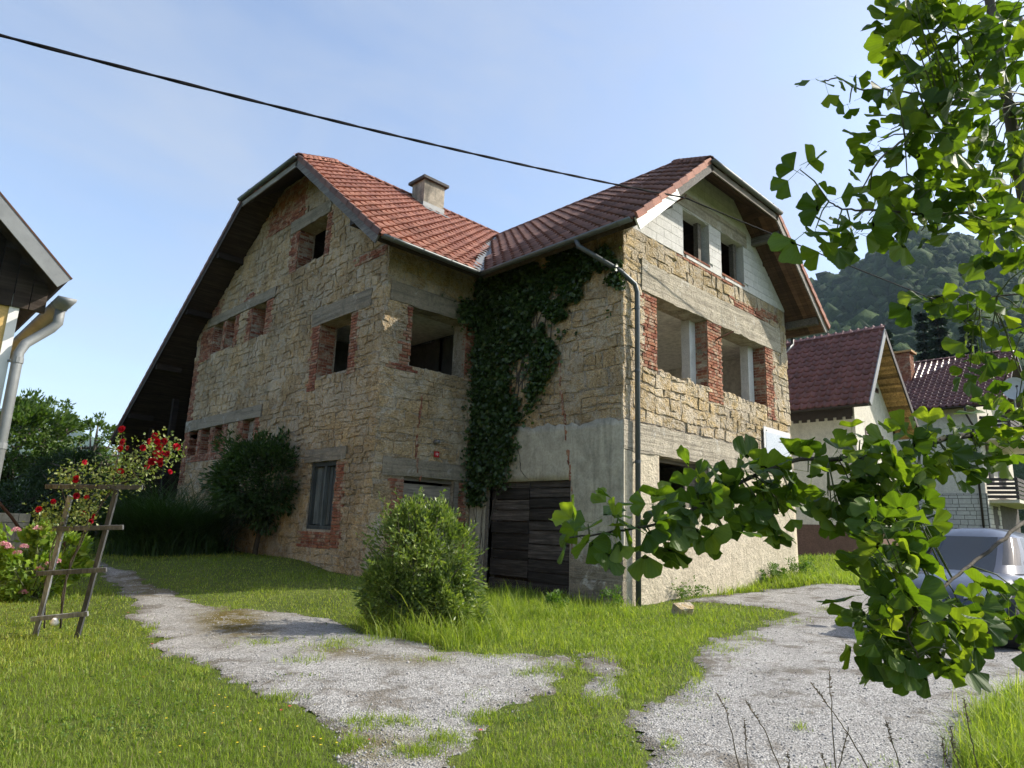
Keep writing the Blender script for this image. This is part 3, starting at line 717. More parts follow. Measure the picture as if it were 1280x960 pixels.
# low window frame
fr = MB()
for a in ((1.18, 1.25, 1.85, 2.84), (3.02, 3.15, 1.85, 2.84), (1.25, 3.02, 2.76, 2.84)): board(fr, PB, *a, -.32, -.2, .6)
lwf = fr.build('window', M['wood_doorpale'], house); mb = MB(); board(mb, PB, 2.6, 3.02, 1.85, 2.76, -.3, -.26, .8); mb.build('shutter', M['wood_doorpale'], lwf)
# plaque
mb = MB(); board(mb, PB, 5.83, 7.36, 3.02, 4.05, .04, .06); plq = mb.build('plaque', mat_simple('plaque_white_border', (.56, .56, .55), .5, 0, .06), house); plq['label'] = 'white notice board on the wall'
mb = MB(); board(mb, PB, 5.93, 7.26, 3.12, 3.92, .062, .066)
m_, nt, b_, out = newmat('faded_print'); p_ = pos(nt)
bk = N(nt, 'ShaderNodeTexNoise', Scale=1.0, Detail=3.0); mpn = N(nt, 'ShaderNodeMapping'); mpn.inputs['Scale'].default_value = (55, 1, 22); nt.links.new(p_, mpn.inputs['Vector']); nt.links.new(mpn.outputs['Vector'], bk.inputs['Vector'])
setc(nt, b_, ramp(nt, bk.outputs['Fac'], [(.42, (.33, .38, .44)), (.56, (.50, .54, .58))])); b_.inputs['Roughness'].default_value = .4
mb.build('print_sheet', m_, plq)
mb = MB()
for a, b2 in ((5.93, 3.96), (7.2, 3.9)): mb.tube([PB.p(a + .04, b2, .06), PB.p(a + .04, b2, .07)], .015, 8)
mb.build('screw', M['black'], plq)

# ---- white block gable over wall B
hG = [(2.28, 3.46, 7.63, 8.68), (4.03, 5.2, 7.63, 8.72)]
outG = [(.02, 7.5), (7.53, 7.5), (7.53, 7.56), (4.78, 9.86), (2.86, 9.86), (.02, 7.5001)]
outG = [(.02, 7.5), (7.53, 7.5), (7.53, 7.56), (4.78, 9.86), (2.86, 9.86), (.05, 7.54)]
wG, hpG = wall_mesh('gable', PB, outG, hG, .28, M['block'], house, -.02)
BLK = Pieces('block', 'blockwork')
z = 7.5; k = 0
while z < 9.86:
    u = -.3 * (k % 2)
    while u < 7.55:
        poly = [(max(u, .02) + .004, z + .004), (min(u + .6, 7.53) - .004, z + .004), (min(u + .6, 7.53) - .004, z + .196), (max(u, .02) + .004, z + .196)]
        for r in hG: poly = clip_out(poly, r)
        for q in hpG: poly = clip(poly, *q) if poly else poly
        if len(poly) > 2 and area(poly) > .004:
            cu = sum(p[0] for p in poly) / len(poly); cz = sum(p[1] for p in poly) / len(poly); mb = MB()
            mb.prism([(p[0] - cu, 0, p[1] - cz) for p in poly], (0, -.028 - random.uniform(0, .003), 0), random.random())
            BLK.add(mb.mesh('block', M['block']), PB.mat(cu, cz, -.021), wG, .3)
        u += .6
    z += .2; k += 1
BLK.flush()
slab(PB, 'tie_beam', 2.05, 5.4, 8.73, 9.1, .02, -.2, M['concrete_b'], wG, .004)
for r in hG:
    mb = MB(); board(mb, PB, r[1] - .3, r[1] - .16, r[2], r[3], -.24, -.12, .5); mb.build('window_post', M['wood_doorpale'], wG)
    mb = MB(); board(mb, PB, r[0], r[1], r[2] - .05, r[2], -.2, .02, .3); mb.build('sill', M['brick'], wG)

# ---- insides
def boxpart(name, a, b, mat, parent=house):
    mb = MB(); mb.box(a, b); return mb.build(name, mat, parent)
boxpart('floor_slab', (.46, .46, 3.25), (7.1, 9, 3.42), M['interior']); boxpart('ceiling_slab', (.46, .46, 6.26), (7.1, 9, 6.42), M['interior'])
boxpart('partition', (.46, 6.3, 3.42), (7.1, 6.45, 6.26), M['interior']); PE = Plane((7.54, 0, 0), (0, 1, 0), (1, 0, 0)); wE, _ = wall_mesh('side_wall', PE, [(.46, -.6), (15.6, -.6), (15.6, 7.4), (.46, 7.4)], [(4.2, 5.9, 4.3, 6.2), (7.5, 9.2, 4.5, 6.2)], .4, M['interior'], house)
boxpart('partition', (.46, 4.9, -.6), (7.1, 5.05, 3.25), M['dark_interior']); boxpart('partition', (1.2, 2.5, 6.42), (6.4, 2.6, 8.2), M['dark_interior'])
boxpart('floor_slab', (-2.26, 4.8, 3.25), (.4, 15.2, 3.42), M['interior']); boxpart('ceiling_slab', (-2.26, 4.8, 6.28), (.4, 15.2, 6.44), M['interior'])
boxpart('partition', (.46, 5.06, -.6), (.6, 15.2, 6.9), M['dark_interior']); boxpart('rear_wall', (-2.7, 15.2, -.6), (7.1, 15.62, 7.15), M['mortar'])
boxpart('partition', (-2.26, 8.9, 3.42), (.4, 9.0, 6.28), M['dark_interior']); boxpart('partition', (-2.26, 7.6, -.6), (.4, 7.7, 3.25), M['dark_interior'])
boxpart('barn_wall', (-.6, 15.63, -.6), (-.5, 20.6, 6.0), M['wood_dark']); boxpart('low_wall', (-2.4, 15.66, -.6), (-2.1, 20.0, 1.25), M['plaster_c'])
boxpart('barn_wall', (-3.1, 20.75, -.6), (2.0, 20.85, 3.9), M['wood_dark'])
for y in (17.6, 19.8): boxpart('barn_post', (-2.6, y, -.2), (-2.42, y + .18, 5.4), M['wood_dark'])
# shuttered window low on wall A
fr = MB()
for a in ((5.8, 5.9, 1.13, 2.65), (6.85, 6.95, 1.13, 2.65), (5.9, 6.85, 1.13, 1.22), (5.9, 6.85, 2.55, 2.65), (6.3, 6.36, 1.22, 2.55)): board(fr, PA, *a, -.2, -.04, random.random())
wsh = fr.build('window', M['wood_window'], house)
for a in ((5.92, 6.1), (6.13, 6.28), (6.38, 6.6), (6.62, 6.84)):
    mb = MB(); board(mb, PA, *a, 1.24, 2.53, -.15, -.12, random.random()); mb.build('shutter_board', M['wood_window'], wsh)
mb = MB(); board(mb, PA, 6.1, 6.14, 1.5, 2.2, -.119, -.117); mb.build('gap', M['black'], wsh)  # black strip laid over the boards, painting the dark of a gap
mb = MB(); board(mb, PA, 10.45, 11.05, 3.25, 4.0, -.2, -.16); mb.build('board', M['concrete'], wA)

# ---- roofs
Vz = Vector((0, 0, 1))
RW = Roof((-.74, 0, EZ), (0, 1, 0), (1, 0, SR)); RE = Roof((8.38, 0, EZ), (0, 1, 0), (-1, 0, SR))
LS_ = Roof((0, 3.5, EZ), (1, 0, 0), (0, 1, SL)); LN = Roof((0, 11.06, 10.42), (1, 0, 0), (0, -1, SN))
yv = 3.5 + (RZ - EZ) / SL
pRW = [(-.74, -.8, EZ), tuple(K1), tuple(APB), (RX, yv, RZ), (-.74, 3.5, EZ)]
pRE = [(8.38, -.8, EZ), tuple(K2), tuple(APB), (RX, yv + .6, RZ), (8.38, yv + .6, EZ)]
pLS = [(-3.52, 3.5, EZ), tuple(J1), tuple(APA), (8.5, LY, LZ), (8.5, yv, RZ), (RX, yv, RZ), (-.74, 3.5, EZ)]
pLN = [tuple(J2), tuple(APA), (8.5, LY, LZ), (8.5, 21, 10.42 - SN * 9.94), (-3.52, 21, 10.42 - SN * 9.94)]
roofs = {}
for nm, pl_, mt in (('RW', pRW, M['wood_dark']), ('RE', pRE, M['wood_soffit']), ('HB', [tuple(K1), tuple(K2), tuple(APB)], M['wood_soffit']),
                    ('LS', [pLS[i] for i in (0, 1, 2, 3, 4, 5, 6)], M['wood_dark']), ('LN', pLN, M['wood_dark']), ('HA', [tuple(J1), tuple(J2), tuple(APA)], M['wood_dark'])):
    roofs[nm] = deck('roof', pl_, .13, mt, house)
tr, tb = tile_mesh(M['tile_red']), tile_mesh(M['tile_shaded'], wave=.06, roll=.24)
guards = []
LS_.tiles([(-3.55, 3.46, EZ - .03), (-3.55, 7.65, 10.42), tuple(APA), (5.5, LY, LZ), (RX - .2, yv - .1, RZ - .08), (-1.0, 3.5, EZ)], tr, roofs['LS'], TIL, guards=guards)
RW.tiles([(-.78, -.84, EZ - .03), (K1.x, K1.y - .04, K1.z), tuple(APB), (RX, yv - .25, RZ), (-.74, 3.3, EZ)], tb, roofs['RW'], TIL)
RE.tiles([(8.42, -.84, EZ - .03), (K2.x, -.84, K2.z), (RX, 1.1, RZ), (RX + .3, 1.1, RZ), (8.42, .4, EZ)], tb, roofs['RE'], TIL)
LN.o = Vector((0, 21, 10.42 - SN * 9.94)); LN.u = Vector((0, -1, SN)).normalized(); LN.n = LN.a.cross(LN.u); LN.flip = LN.n.z < 0; LN.n = -LN.n if LN.flip else LN.n; LN.n.normalize()
LN.tiles([(-3.55, 21, 10.42 - SN * 9.94), (-3.55, 11.06, 10.42), tuple(APA), (-2.0, LY + .2, LZ - .13), (-2.4, 21, 10.42 - SN * 9.94)], tb, roofs['LN'], TIL)
HBr = Roof((0, -.8, K1.z), (1, 0, 0), (APB - Vector((RX, -.8, K1.z))).normalized()); HAr = Roof((-3.52, 0, J1.z), (0, 1, 0), (APA - Vector((-3.52, LY, J1.z))).normalized())
HBr.tiles([tuple(K1), tuple(K2), tuple(APB)], tb, roofs['HB'], TIL); HAr.tiles([tuple(J1), tuple(J2), tuple(APA)], tr, roofs['HA'], TIL)
mb = MB()
for q, u_, n_ in guards: mb.beam(q, q + u_ * .10 + n_ * .01, .03, .045, n_, .5)
mb.build('snow_guard', M['tile_red'], roofs['LS'])['kind'] = 'stuff'
caps((J1 + Vz * .05, APA + Vz * .05), M['tile_red'], roofs['LS'], TIL, .13); caps((APA + Vz * .05, Vector((6.0, LY, LZ + .05))), M['tile_red'], roofs['LS'], TIL, .10)
caps((K1 + Vz * .05, APB + Vz * .05), M['tile_shaded'], roofs['RW'], TIL, .13); caps((APB + Vz * .04, Vector((RX, yv, RZ + .04))), M['tile_shaded'], roofs['RW'], TIL, .09)
caps((K2 + Vz * .05, APB + Vz * .05), M['tile_shaded'], roofs['HB'], TIL); caps((J2 + Vz * .05, APA + Vz * .05), M['tile_shaded'], roofs['HA'], TIL)
# valley gutter
a, b = Vector((-.76, 3.47, EZ)), Vector((RX, yv, RZ)); mb = MB()
n1_, n2_ = LS_.n, RW.n; L1 = Vector((-.30, 0, 0)); L2 = Vector((0, -.22, 0))
mb.add([a + n1_ * .055, b + n1_ * .055, b + L1 + n1_ * .055, a + L1 + n1_ * .055], [(0, 1, 2, 3)]); mb.add([a + n2_ * .055, b + n2_ * .055, b + L2 + n2_ * .055, a + L2 + n2_ * .055], [(0, 1, 2, 3)])
mb.build('valley_flashing', M['zinc'], roofs['LS'])
# soffit boards under the overhangs of the right gable
for i in range(6):
    y0 = -.79 + i * .133; mb = MB(); n_ = RE.n
    mb.prism([p_ - n_ * .131 for p_ in (Vector((8.36, y0, EZ + .02)), Vector((8.36, y0 + .125, EZ + .02)), Vector((5.5 - .1, y0 + .125, K2.z + .08)), Vector((5.5 - .1, y0, K2.z + .08)))], -n_ * .016, random.random()); mb.build('soffit_board', M['wood_soffit'], roofs['RE'])
for i in range(7):
    t0, t1 = i * .125 / 1.0, i * .125 + .117; n_ = HBr.n
    def hp_(t, x): return Vector((x, -.8, K1.z)) + HBr.u * t
    mb = MB(); w0 = t0 / 2.35; mb.prism([p_ - n_ * .131 for p_ in (hp_(t0, K1.x + w0 * 1.6), hp_(t0, K2.x - w0 * 1.6), hp_(t1, K2.x - (t1 / 2.35) * 1.6), hp_(t1, K1.x + (t1 / 2.35) * 1.6))], -n_ * .016, random.random()); mb.build('soffit_board', M['wood_soffit'], roofs['HB'])
# verge boards, fascias
def verge(name, p, q, mat, parent, w=.035, h=.2, off=-.09, t=.5, out=(0, 0, 0)):
    mb = MB(); p, q = Vector(p) + Vector(out), Vector(q) + Vector(out); d = (q - p).normalized(); sd = Vector(out).normalized() if Vector(out).length else d.cross(Vz).normalized()
    u_ = sd.cross(d).normalized(); u_ = -u_ if u_.z < 0 else u_; mb.beam(p + u_ * off, q + u_ * off, w, h, u_, t); return mb.build(name, mat, parent)
verge('verge_board', (-3.52, 3.5, EZ), J1, M['wood_grey'], roofs['LS'], out=(-.02, 0, 0), t=.55); verge('verge_board', (-3.52, 21, 10.42 - SN * 9.94), J2, M['wood_dark'], roofs['LN'], out=(-.02, 0, 0))
verge('fascia', J1, J2, M['wood_grey'], roofs['HA'], out=(-.02, 0, 0), h=.16, off=-.12)
ml = Vector((-.74, -.8, EZ)).lerp(K1, .5)
verge('verge_board', (-.74, -.8, EZ), ml, M['wood_white'], roofs['RW'], out=(0, -.02, 0), h=.24, off=-.10); verge('verge_board', ml, K1, M['wood_grey'], roofs['RW'], out=(0, -.02, 0), t=.9, off=-.08)
verge('verge_board', (8.38, -.8, EZ), K2, M['wood_grey'], roofs['RE'], out=(0, -.02, 0), t=.8, off=-.10); verge('fascia', K1, K2, M['wood_doorpale'], roofs['HB'], out=(0, -.02, 0), h=.16, off=-.12, t=.95)
verge_tiles((-.74, -.84, EZ), K1, (0, -1, 0), M['tile_red'], roofs['RW']); verge_tiles((8.38, -.84, EZ), K2, (0, -1, 0), M['tile_red'], roofs['RE'])
verge_tiles((-3.52, 3.5, EZ), J1, (-1, 0, 0), M['tile_shaded'], roofs['LS']); verge_tiles((-3.52, 21, 10.42 - SN * 9.94), J2, (-1, 0, 0), M['tile_shaded'], roofs['LN'])
# gutters
gutter('gutter', (-3.5, 3.42, EZ + .0), (-.74, 3.42, EZ - .02), M['gutter'], house); gutter('gutter', (-.82, 3.45, EZ - .02), (-.82, -.78, EZ + .0), M['gutter'], house)
gutter('gutter', (-3.62, 7.62, J1.z + .03), (-3.62, 11.1, J1.z + .03), M['gutter'], house, .07); gutter('gutter', (K1.x - .05, -.9, K1.z + .03), (K2.x + .05, -.9, K1.z + .03), M['pipe2'], house, .07)
gutter('gutter', (8.46, -.8, EZ - .0), (8.46, 7, EZ - .02), M['zinc'], house)
mb = MB(); mb.tube([(8.46, .2, 7.0), (8.46, .2, 6.8), (8.0, .15, 6.55), (7.62, .1, 6.35), (7.62, .1, 0)], .045, 8); mb.build('downpipe', M['pipe'], house, True)
dp = MB(); g0 = (-.82, .55, EZ - .05)
dp.tube([g0, (-.80, .5, 6.86), (-.62, .34, 6.72), (-.1, .0, 6.42), (.26, -.10, 6.22), (.31, -.12, 6.05), (.31, -.12, -.1)], .052, 12); dpo = dp.build('downpipe', M['pipe'], house, True)
for z in (.6, 2.6, 4.4, 5.7):
    mb = MB(); mb.tube([(.31, -.12, z), (.31, -.12, z + .06)], .060, 12); mb.beam((.31, -.12, z + .03), (.31, .02, z + .03), .03, .02); mb.build('pipe_clip', M['pipe'], dpo)
# purlin ends
for y in (12.6, 14.7, 17.0, 19.3):
    z = 10.42 - SN * (y - 11.06) - .26; mb = MB(); mb.beam((-2.7, y, z), (-3.5, y, z), .16, .18, (0, 0, 1), .9); mb.build('purlin', M['wood_dark'], roofs['LN'])
for y in (4.75,): mb = MB(); z = EZ + SL * (y - 3.5) - .28; mb.beam((-2.7, y, z), (-3.48, y, z), .16, .18); mb.build('purlin', M['wood_dark'], roofs['LS'])
for x, rf in ((5.75, 'RE'), (7.9, 'RE')):
    z = EZ + SR * (8.38 - x) - .27; mb = MB(); mb.beam((x, .1, z), (x, -.76, z), .16, .2, (0, 0, 1), .6); mb.build('purlin', M['wood_grey'] if x < 6 else M['wood_doorpale'], roofs[rf])
mb = MB(); z = EZ + SR * 1.5 - .3; mb.beam((.6, .1, z - .1), (.6, -.76, z - .1), .12, .16, (0, 0, 1), .2); mb.build('purlin', M['wood_grey'], roofs['RW'])
# chimney
cx0, cx1, cy0, cy1, cz1 = .92, 1.72, 8.3, 8.95, 11.95
ch = MB(); ch.box((cx0, cy0, 10.4), (cx1, cy1, cz1)); cho = ch.build('chimney', mat_plaster('chimney_render', (.42, .37, .29), (.12, .11, .09), .95, 12, .5, .02), house)
mb = MB(); mb.box((cx0 - .1, cy0 - .1, cz1 + .002), (cx1 + .1, cy1 + .1, cz1 + .09)); mb.build('cap', M['cap'], cho)
mb = MB(); z0 = EZ + SL * (cy0 - 3.5); mb.box((cx0 - .02, cy0 - .02, z0 - .1), (cx1 + .02, cy0 + .3, z0 + .24)); mb.prism([(cx0 - .08, cy0 - .3, z0 - .16), (cx1 + .08, cy0 - .3, z0 - .16), (cx1 + .08, cy0, z0 + .09), (cx0 - .08, cy0, z0 + .09)], LS_.n * .02); mb.build('flashing', M['zinc'], cho)
STN.flush(); BRK.flush(); TIL.flush()
# ================================================================ ground, drives, grass
def mat_ground():
    m, nt, b, out = newmat('lawn_soil'); p = pos(nt)
    n = noise(nt, p, .5, 5, .6); f = noise(nt, p, 9, 6, .7); ff = noise(nt, p, 60, 4, .7)
    cc = ramp(nt, n, [(.35, (.085, .115, .028)), (.6, (.14, .175, .042))])
    cc = mixc(nt, .8, cc, ramp(nt, f, [(.3, g3(.5)), (.65, g3(1.15))]), 'MULTIPLY')
    cc = mixc(nt, ramp(nt, noise(nt, p, 2.2, 6, .7), [(.60, g3(0)), (.70, g3(.6))]), cc, (.085, .065, .04))
    setc(nt, b, cc); b.inputs['Roughness'].default_value = .95; b.inputs['Specular IOR Level'].default_value = .1
    bump(nt, b, math_(nt, 'ADD', f, ff), .8, .04); return m
def mat_gravel():
    m, nt, b, out = newmat('pale_gravel'); p = pos(nt)
    v = N(nt, 'ShaderNodeTexVoronoi', Scale=62.0, Randomness=1.0); nt.links.new(p, v.inputs['Vector'])
    v2 = N(nt, 'ShaderNodeTexVoronoi', Scale=125.0); nt.links.new(p, v2.inputs['Vector'])
    sep = N(nt, 'ShaderNodeSeparateColor'); nt.links.new(v.outputs['Color'], sep.inputs['Color'])
    cc = ramp(nt, sep.outputs[0], [(0, (.24, .235, .22)), (.5, (.38, .37, .35)), (1, (.55, .54, .51))])
    cc = mixc(nt, .6, cc, ramp(nt, v.outputs['Distance'], [(.25, g3(1.1)), (.75, g3(.45))]), 'MULTIPLY')
    cc = mixc(nt, .45, cc, ramp(nt, v2.outputs['Distance'], [(.2, g3(1.15)), (.8, g3(.6))]), 'MULTIPLY')
    big = noise(nt, p, .9, 6, .65, .6); md = noise(nt, p, 4, 6, .7, .4)
    cc = mixc(nt, ramp(nt, math_(nt, 'ADD', math_(nt, 'MULTIPLY', big, .6), math_(nt, 'MULTIPLY', md, .5)), [(.56, g3(0)), (.65, g3(.75))]), cc, (.11, .092, .068))
    cc = mixc(nt, .6, cc, ramp(nt, noise(nt, p, 1.7, 5, .6), [(.3, g3(.72)), (.65, g3(1.1))]), 'MULTIPLY')
    mo = nt.nodes.new('ShaderNodeAttribute'); mo.attribute_name = 'moss'
    mossn = math_(nt, 'MULTIPLY', mo.outputs['Fac'], ramp(nt, md, [(.34, g3(.2)), (.5, g3(1))]))
    cc = mixc(nt, mossn, cc, ramp(nt, noise(nt, p, 22, 4, .7), [(.3, (.06, .05, .012)), (.7, (.17, .125, .025))]))
    ed = nt.nodes.new('ShaderNodeAttribute'); ed.attribute_name = 'edge'
    cc = mixc(nt, math_(nt, 'MULTIPLY', ed.outputs['Fac'], ramp(nt, noise(nt, p, 7, 6, .75), [(.38, g3(0)), (.52, g3(1))])), cc, (.085, .07, .045))
    setc(nt, b, cc); b.inputs['Roughness'].default_value = .95; b.inputs['Specular IOR Level'].default_value = .15
    h = math_(nt, 'SUBTRACT', math_(nt, 'MULTIPLY', md, .6), v.outputs['Distance'])
    bump(nt, b, h, .9, .012); return m
M['ground'] = mat_ground(); M['gravel'] = mat_gravel()
rad = np.concatenate([[.0], np.geomspace(.4, 60, 130), np.geomspace(66, 3900, 34)]); na = 240
ang = np.linspace(0, 2 * np.pi, na, endpoint=False)
gx = CAM.x + rad[:, None] * np.cos(ang); gy = CAM.y + rad[:, None] * np.sin(ang)
zz = gzn(gx, gy); far = np.clip((rad - 60) / 200, 0, 1)[:, None]; zz = zz * (1 - far) + .4 * far
V = np.stack([gx, gy, zz], -1).reshape(-1, 3)
ii, jj = np.meshgrid(np.arange(len(rad) - 1), np.arange(na), indexing='ij')
F = np.stack([ii * na + jj, ii * na + (jj + 1) % na, (ii + 1) * na + (jj + 1) % na, (ii + 1) * na + jj], -1).reshape(-1, 4)[na:]
F = np.concatenate([F, np.stack([np.full(na, 0), np.full(na, 0), na + (np.arange(na) + 1) % na, na + np.arange(na)], -1)[:0]])
tag(link('ground', fastmesh('ground', V, F, np.zeros(len(V)), M['ground'], True)), None, None, kind='structure')

def gpoly(px): return [tuple(onground(x, y).xy) for x, y in px]
path_px = [(118, 700), (150, 712), (200, 735), (240, 752), (290, 760), (340, 765), (400, 775), (470, 795), (560, 812), (640, 818), (705, 824), (700, 845), (668, 872), (610, 900), (590, 930), (570, 1010), (420, 1010),
           (440, 925), (400, 895), (330, 875), (260, 850), (205, 818), (172, 785), (160, 755), (135, 725)]
yard_px = [(805, 1010), (800, 905), (826, 875), (850, 845), (872, 815), (905, 795), (955, 778), (1000, 768), (930, 757), (860, 752), (900, 744), (960, 738), (1020, 730), (1075, 732), (1100, 736), (1330, 740), (1420, 830), (1300, 865), (1225, 895), (1205, 930), (1230, 1010)]
mid_px = [(735, 815), (770, 812), (790, 850), (770, 872), (735, 878), (742, 845)]
side_px = [(730, 700), (735, 755), (640, 752), (640, 735)]
path_w, yard_w, mid_w = gpoly(path_px), gpoly(yard_px), gpoly(mid_px)
yard_w = [p if i not in () else p for i, p in enumerate(yard_w)]
def fbm(x, y, s, seed=0.0):
    out = np.zeros(x.shape); fl = x.ravel(), y.ravel()
    # cheap value noise on a lattice
    def vn(x, y, k):
        xi, yi = np.floor(x).astype(int), np.floor(y).astype(int); fx, fy = x - xi, y - yi; fx = fx * fx * (3 - 2 * fx); fy = fy * fy * (3 - 2 * fy)
        def h(a, b): v = np.sin(a * 127.1 + b * 311.7 + k * 74.7) * 43758.5453; return v - np.floor(v)
        return (h(xi, yi) * (1 - fx) + h(xi + 1, yi) * fx) * (1 - fy) + (h(xi, yi + 1) * (1 - fx) + h(xi + 1, yi + 1) * fx) * fy
    a = 1; tot = 0
    for o in range(4): out += a * vn(x * s, y * s, seed + o); tot += a; a *= .55; s *= 2.1
    return out / tot
def sdist(x, y, poly):
    d = np.full(x.shape, 1e9); n = len(poly)
    for i in range(n):
        ax, ay = poly[i]; bx, by = poly[(i + 1) % n]; vx, vy = bx - ax, by - ay; L = vx * vx + vy * vy + 1e-12
        t = np.clip(((x - ax) * vx + (y - ay) * vy) / L, 0, 1); d = np.minimum(d, np.hypot(x - ax - t * vx, y - ay - t * vy))
    return np.where(inpoly(x, y, poly), d, -d)
def gravel_field(x, y):
    """> 0 on gravel"""
    nz = fbm(x, y, 1.1, 3) - .5; n2 = fbm(x, y, 4.5, 9) - .5
    s = np.maximum(np.maximum(sdist(x, y, path_w), sdist(x, y, yard_w)), sdist(x, y, mid_w) - .05)
    return s + nz * .62 + n2 * .36
def gravel_sheet(name, poly, lift, cell=.05):
    xs = [p[0] for p in poly]; ys = [p[1] for p in poly]
    X, Y = np.meshgrid(np.arange(min(xs) - .4, max(xs) + .4, cell), np.arange(min(ys) - .4, max(ys) + .4, cell), indexing='ij')
    fld = sdist(X, Y, poly) + (fbm(X, Y, 1.1, 3) - .5) * .62 + (fbm(X, Y, 4.5, 9) - .5) * .36
    keep = fld > -.05; X = X + rng.normal(0, cell * .12, X.shape); Y = Y + rng.normal(0, cell * .12, X.shape)
    Z = gzn(X, Y) + lift + .012 * (fbm(X, Y, 2.5, 5) - .5) - .022 * np.clip(1 - (fld + .05) / .10, 0, 1) + .012 * np.clip(fld, 0, .3) / .3
    n, k = X.shape; c = keep[:-1, :-1] & keep[1:, :-1] & keep[1:, 1:] & keep[:-1, 1:]; i, j = np.nonzero(c)
    F = np.stack([i * k + j, (i + 1) * k + j, (i + 1) * k + j + 1, i * k + j + 1], -1); used = np.unique(F); mp_ = np.full(n * k, -1); mp_[used] = np.arange(len(used))
    V = np.stack([X, Y, Z], -1).reshape(-1, 3)[used]; me = fastmesh(name, V, mp_[F], np.zeros(len(V)), M['gravel'], True)
    px, py, _ = projn(V)
    moss = np.exp(-(((px - 290) / 45) ** 2 + ((py - 775) / 22) ** 2)) * 1.2 + np.exp(-(((px - 200) / 60) ** 2 + ((py - 730) / 16) ** 2)) * .9 + np.exp(-(((px - 470) / 70) ** 2 + ((py - 935) / 22) ** 2)) * .8 + np.exp(-(((px - 425) / 40) ** 2 + ((py - 812) / 9) ** 2)) * .7 + np.exp(-(((px - 520) / 50) ** 2 + ((py - 825) / 8) ** 2)) * .6
    edge_ = np.clip(1 - fld.reshape(-1)[used] / .22, 0, 1) * .75
    a = me.attributes.new('moss', 'FLOAT', 'POINT'); a.data.foreach_set('value', np.clip(moss, 0, 1).astype(np.float32))
    a = me.attributes.new('edge', 'FLOAT', 'POINT'); a.data.foreach_set('value', edge_.astype(np.float32))
    return tag(link(name, me), None, None, kind='structure'), V
go1, gv1 = gravel_sheet('gravel_path', path_w, .010); go2, gv2 = gravel_sheet('gravel_yard', yard_w, .012, .06); go3, gv3 = gravel_sheet('gravel_patch', mid_w, .010)
# loose chippings on the drives
GV = np.concatenate([gv1, gv2, gv3]); dd = np.hypot(GV[:, 0] - CAM.x, GV[:, 1] - CAM.y); w = np.clip(6 / dd, .05, 2.0) ** 2 * (dd < 16); pick = rng.choice(len(GV), 20000, p=w / w.sum())
base = GV[pick] + np.stack([rng.uniform(-.03, .03, len(pick)), rng.uniform(-.03, .03, len(pick)), np.zeros(len(pick))], -1)
oc = np.array([(1, 0, 0), (0, 1, 0), (-1, 0, 0), (0, -1, 0), (0, 0, .8), (0, 0, -.8)]); of = np.array([(0, 1, 4), (1, 2, 4), (2, 3, 4), (3, 0, 4), (1, 0, 5), (2, 1, 5), (3, 2, 5), (0, 3, 5)])
sz = np.clip(rng.gamma(2.2, .0022, (len(pick), 1, 1)), .0025, .022) * rng.uniform(.6, 1.3, (len(pick), 6, 3)); a_ = rng.uniform(0, 6.28, len(pick)); ca, sa = np.cos(a_)[:, None], np.sin(a_)[:, None]
Q = oc[None] * sz; Q = np.stack([Q[..., 0] * ca - Q[..., 1] * sa, Q[..., 0] * sa + Q[..., 1] * ca, Q[..., 2]], -1) + base[:, None, :] + np.array([0, 0, .002])
F = (of[None] + (np.arange(len(pick)) * 6)[:, None, None]).reshape(-1, 3)
M['chip'] = mat_simple('limestone_chip', (.30, .29, .275), .9, 0, .6, 30, .2)
tag(link('gravel_chips', fastmesh('gravel_chips', Q.reshape(-1, 3), F, np.repeat(rng.random(len(pick)), 6), M['chip'])), 'loose pale limestone chippings strewn over the gravel drives', 'gravel', kind='stuff')

# ---------------------------------------------------------------- blades and leaves
def blades(P, h, w, lean, mat, name, seg=2, tintv=None, curl=1.0):
    """tapering bent blades; P (n,3) roots"""
    n = len(P); az = rng.uniform(0, 2 * np.pi, n); ln = rng.normal(0, 1, n)[:, None] * 0; d = np.stack([np.cos(az), np.sin(az), np.zeros(n)], -1)
    sd = np.stack([-np.sin(az + rng.normal(0, .6, n)), np.cos(az), np.zeros(n)], -1); lean = np.abs(lean)
    V = []; ks = np.linspace(0, 1, seg + 1)
    for i, k in enumerate(ks):
        c = P + d * (lean * h * k ** 1.8)[:, None] * curl + np.array([0, 0, 1]) * (h * (k - .32 * lean * k ** 2))[:, None]
        if i < seg: ww = (w * (1 - .55 * k))[:, None] / 2; V += [c - sd * ww, c + sd * ww]
        else: V.append(c)
    V = np.stack(V, 1); m = V.shape[1]; tri = []
    for i in range(seg - 1): a = 2 * i; tri += [(a, a + 1, a + 3), (a, a + 3, a + 2)]
    tri.append((m - 3, m - 2, m - 1))
    F = (np.array(tri)[None] + (np.arange(n) * m)[:, None, None]).reshape(-1, 3)
    t = rng.random(n) if tintv is None else tintv
    return fastmesh(name, V.reshape(-1, 3), F, np.repeat(t, m), mat)
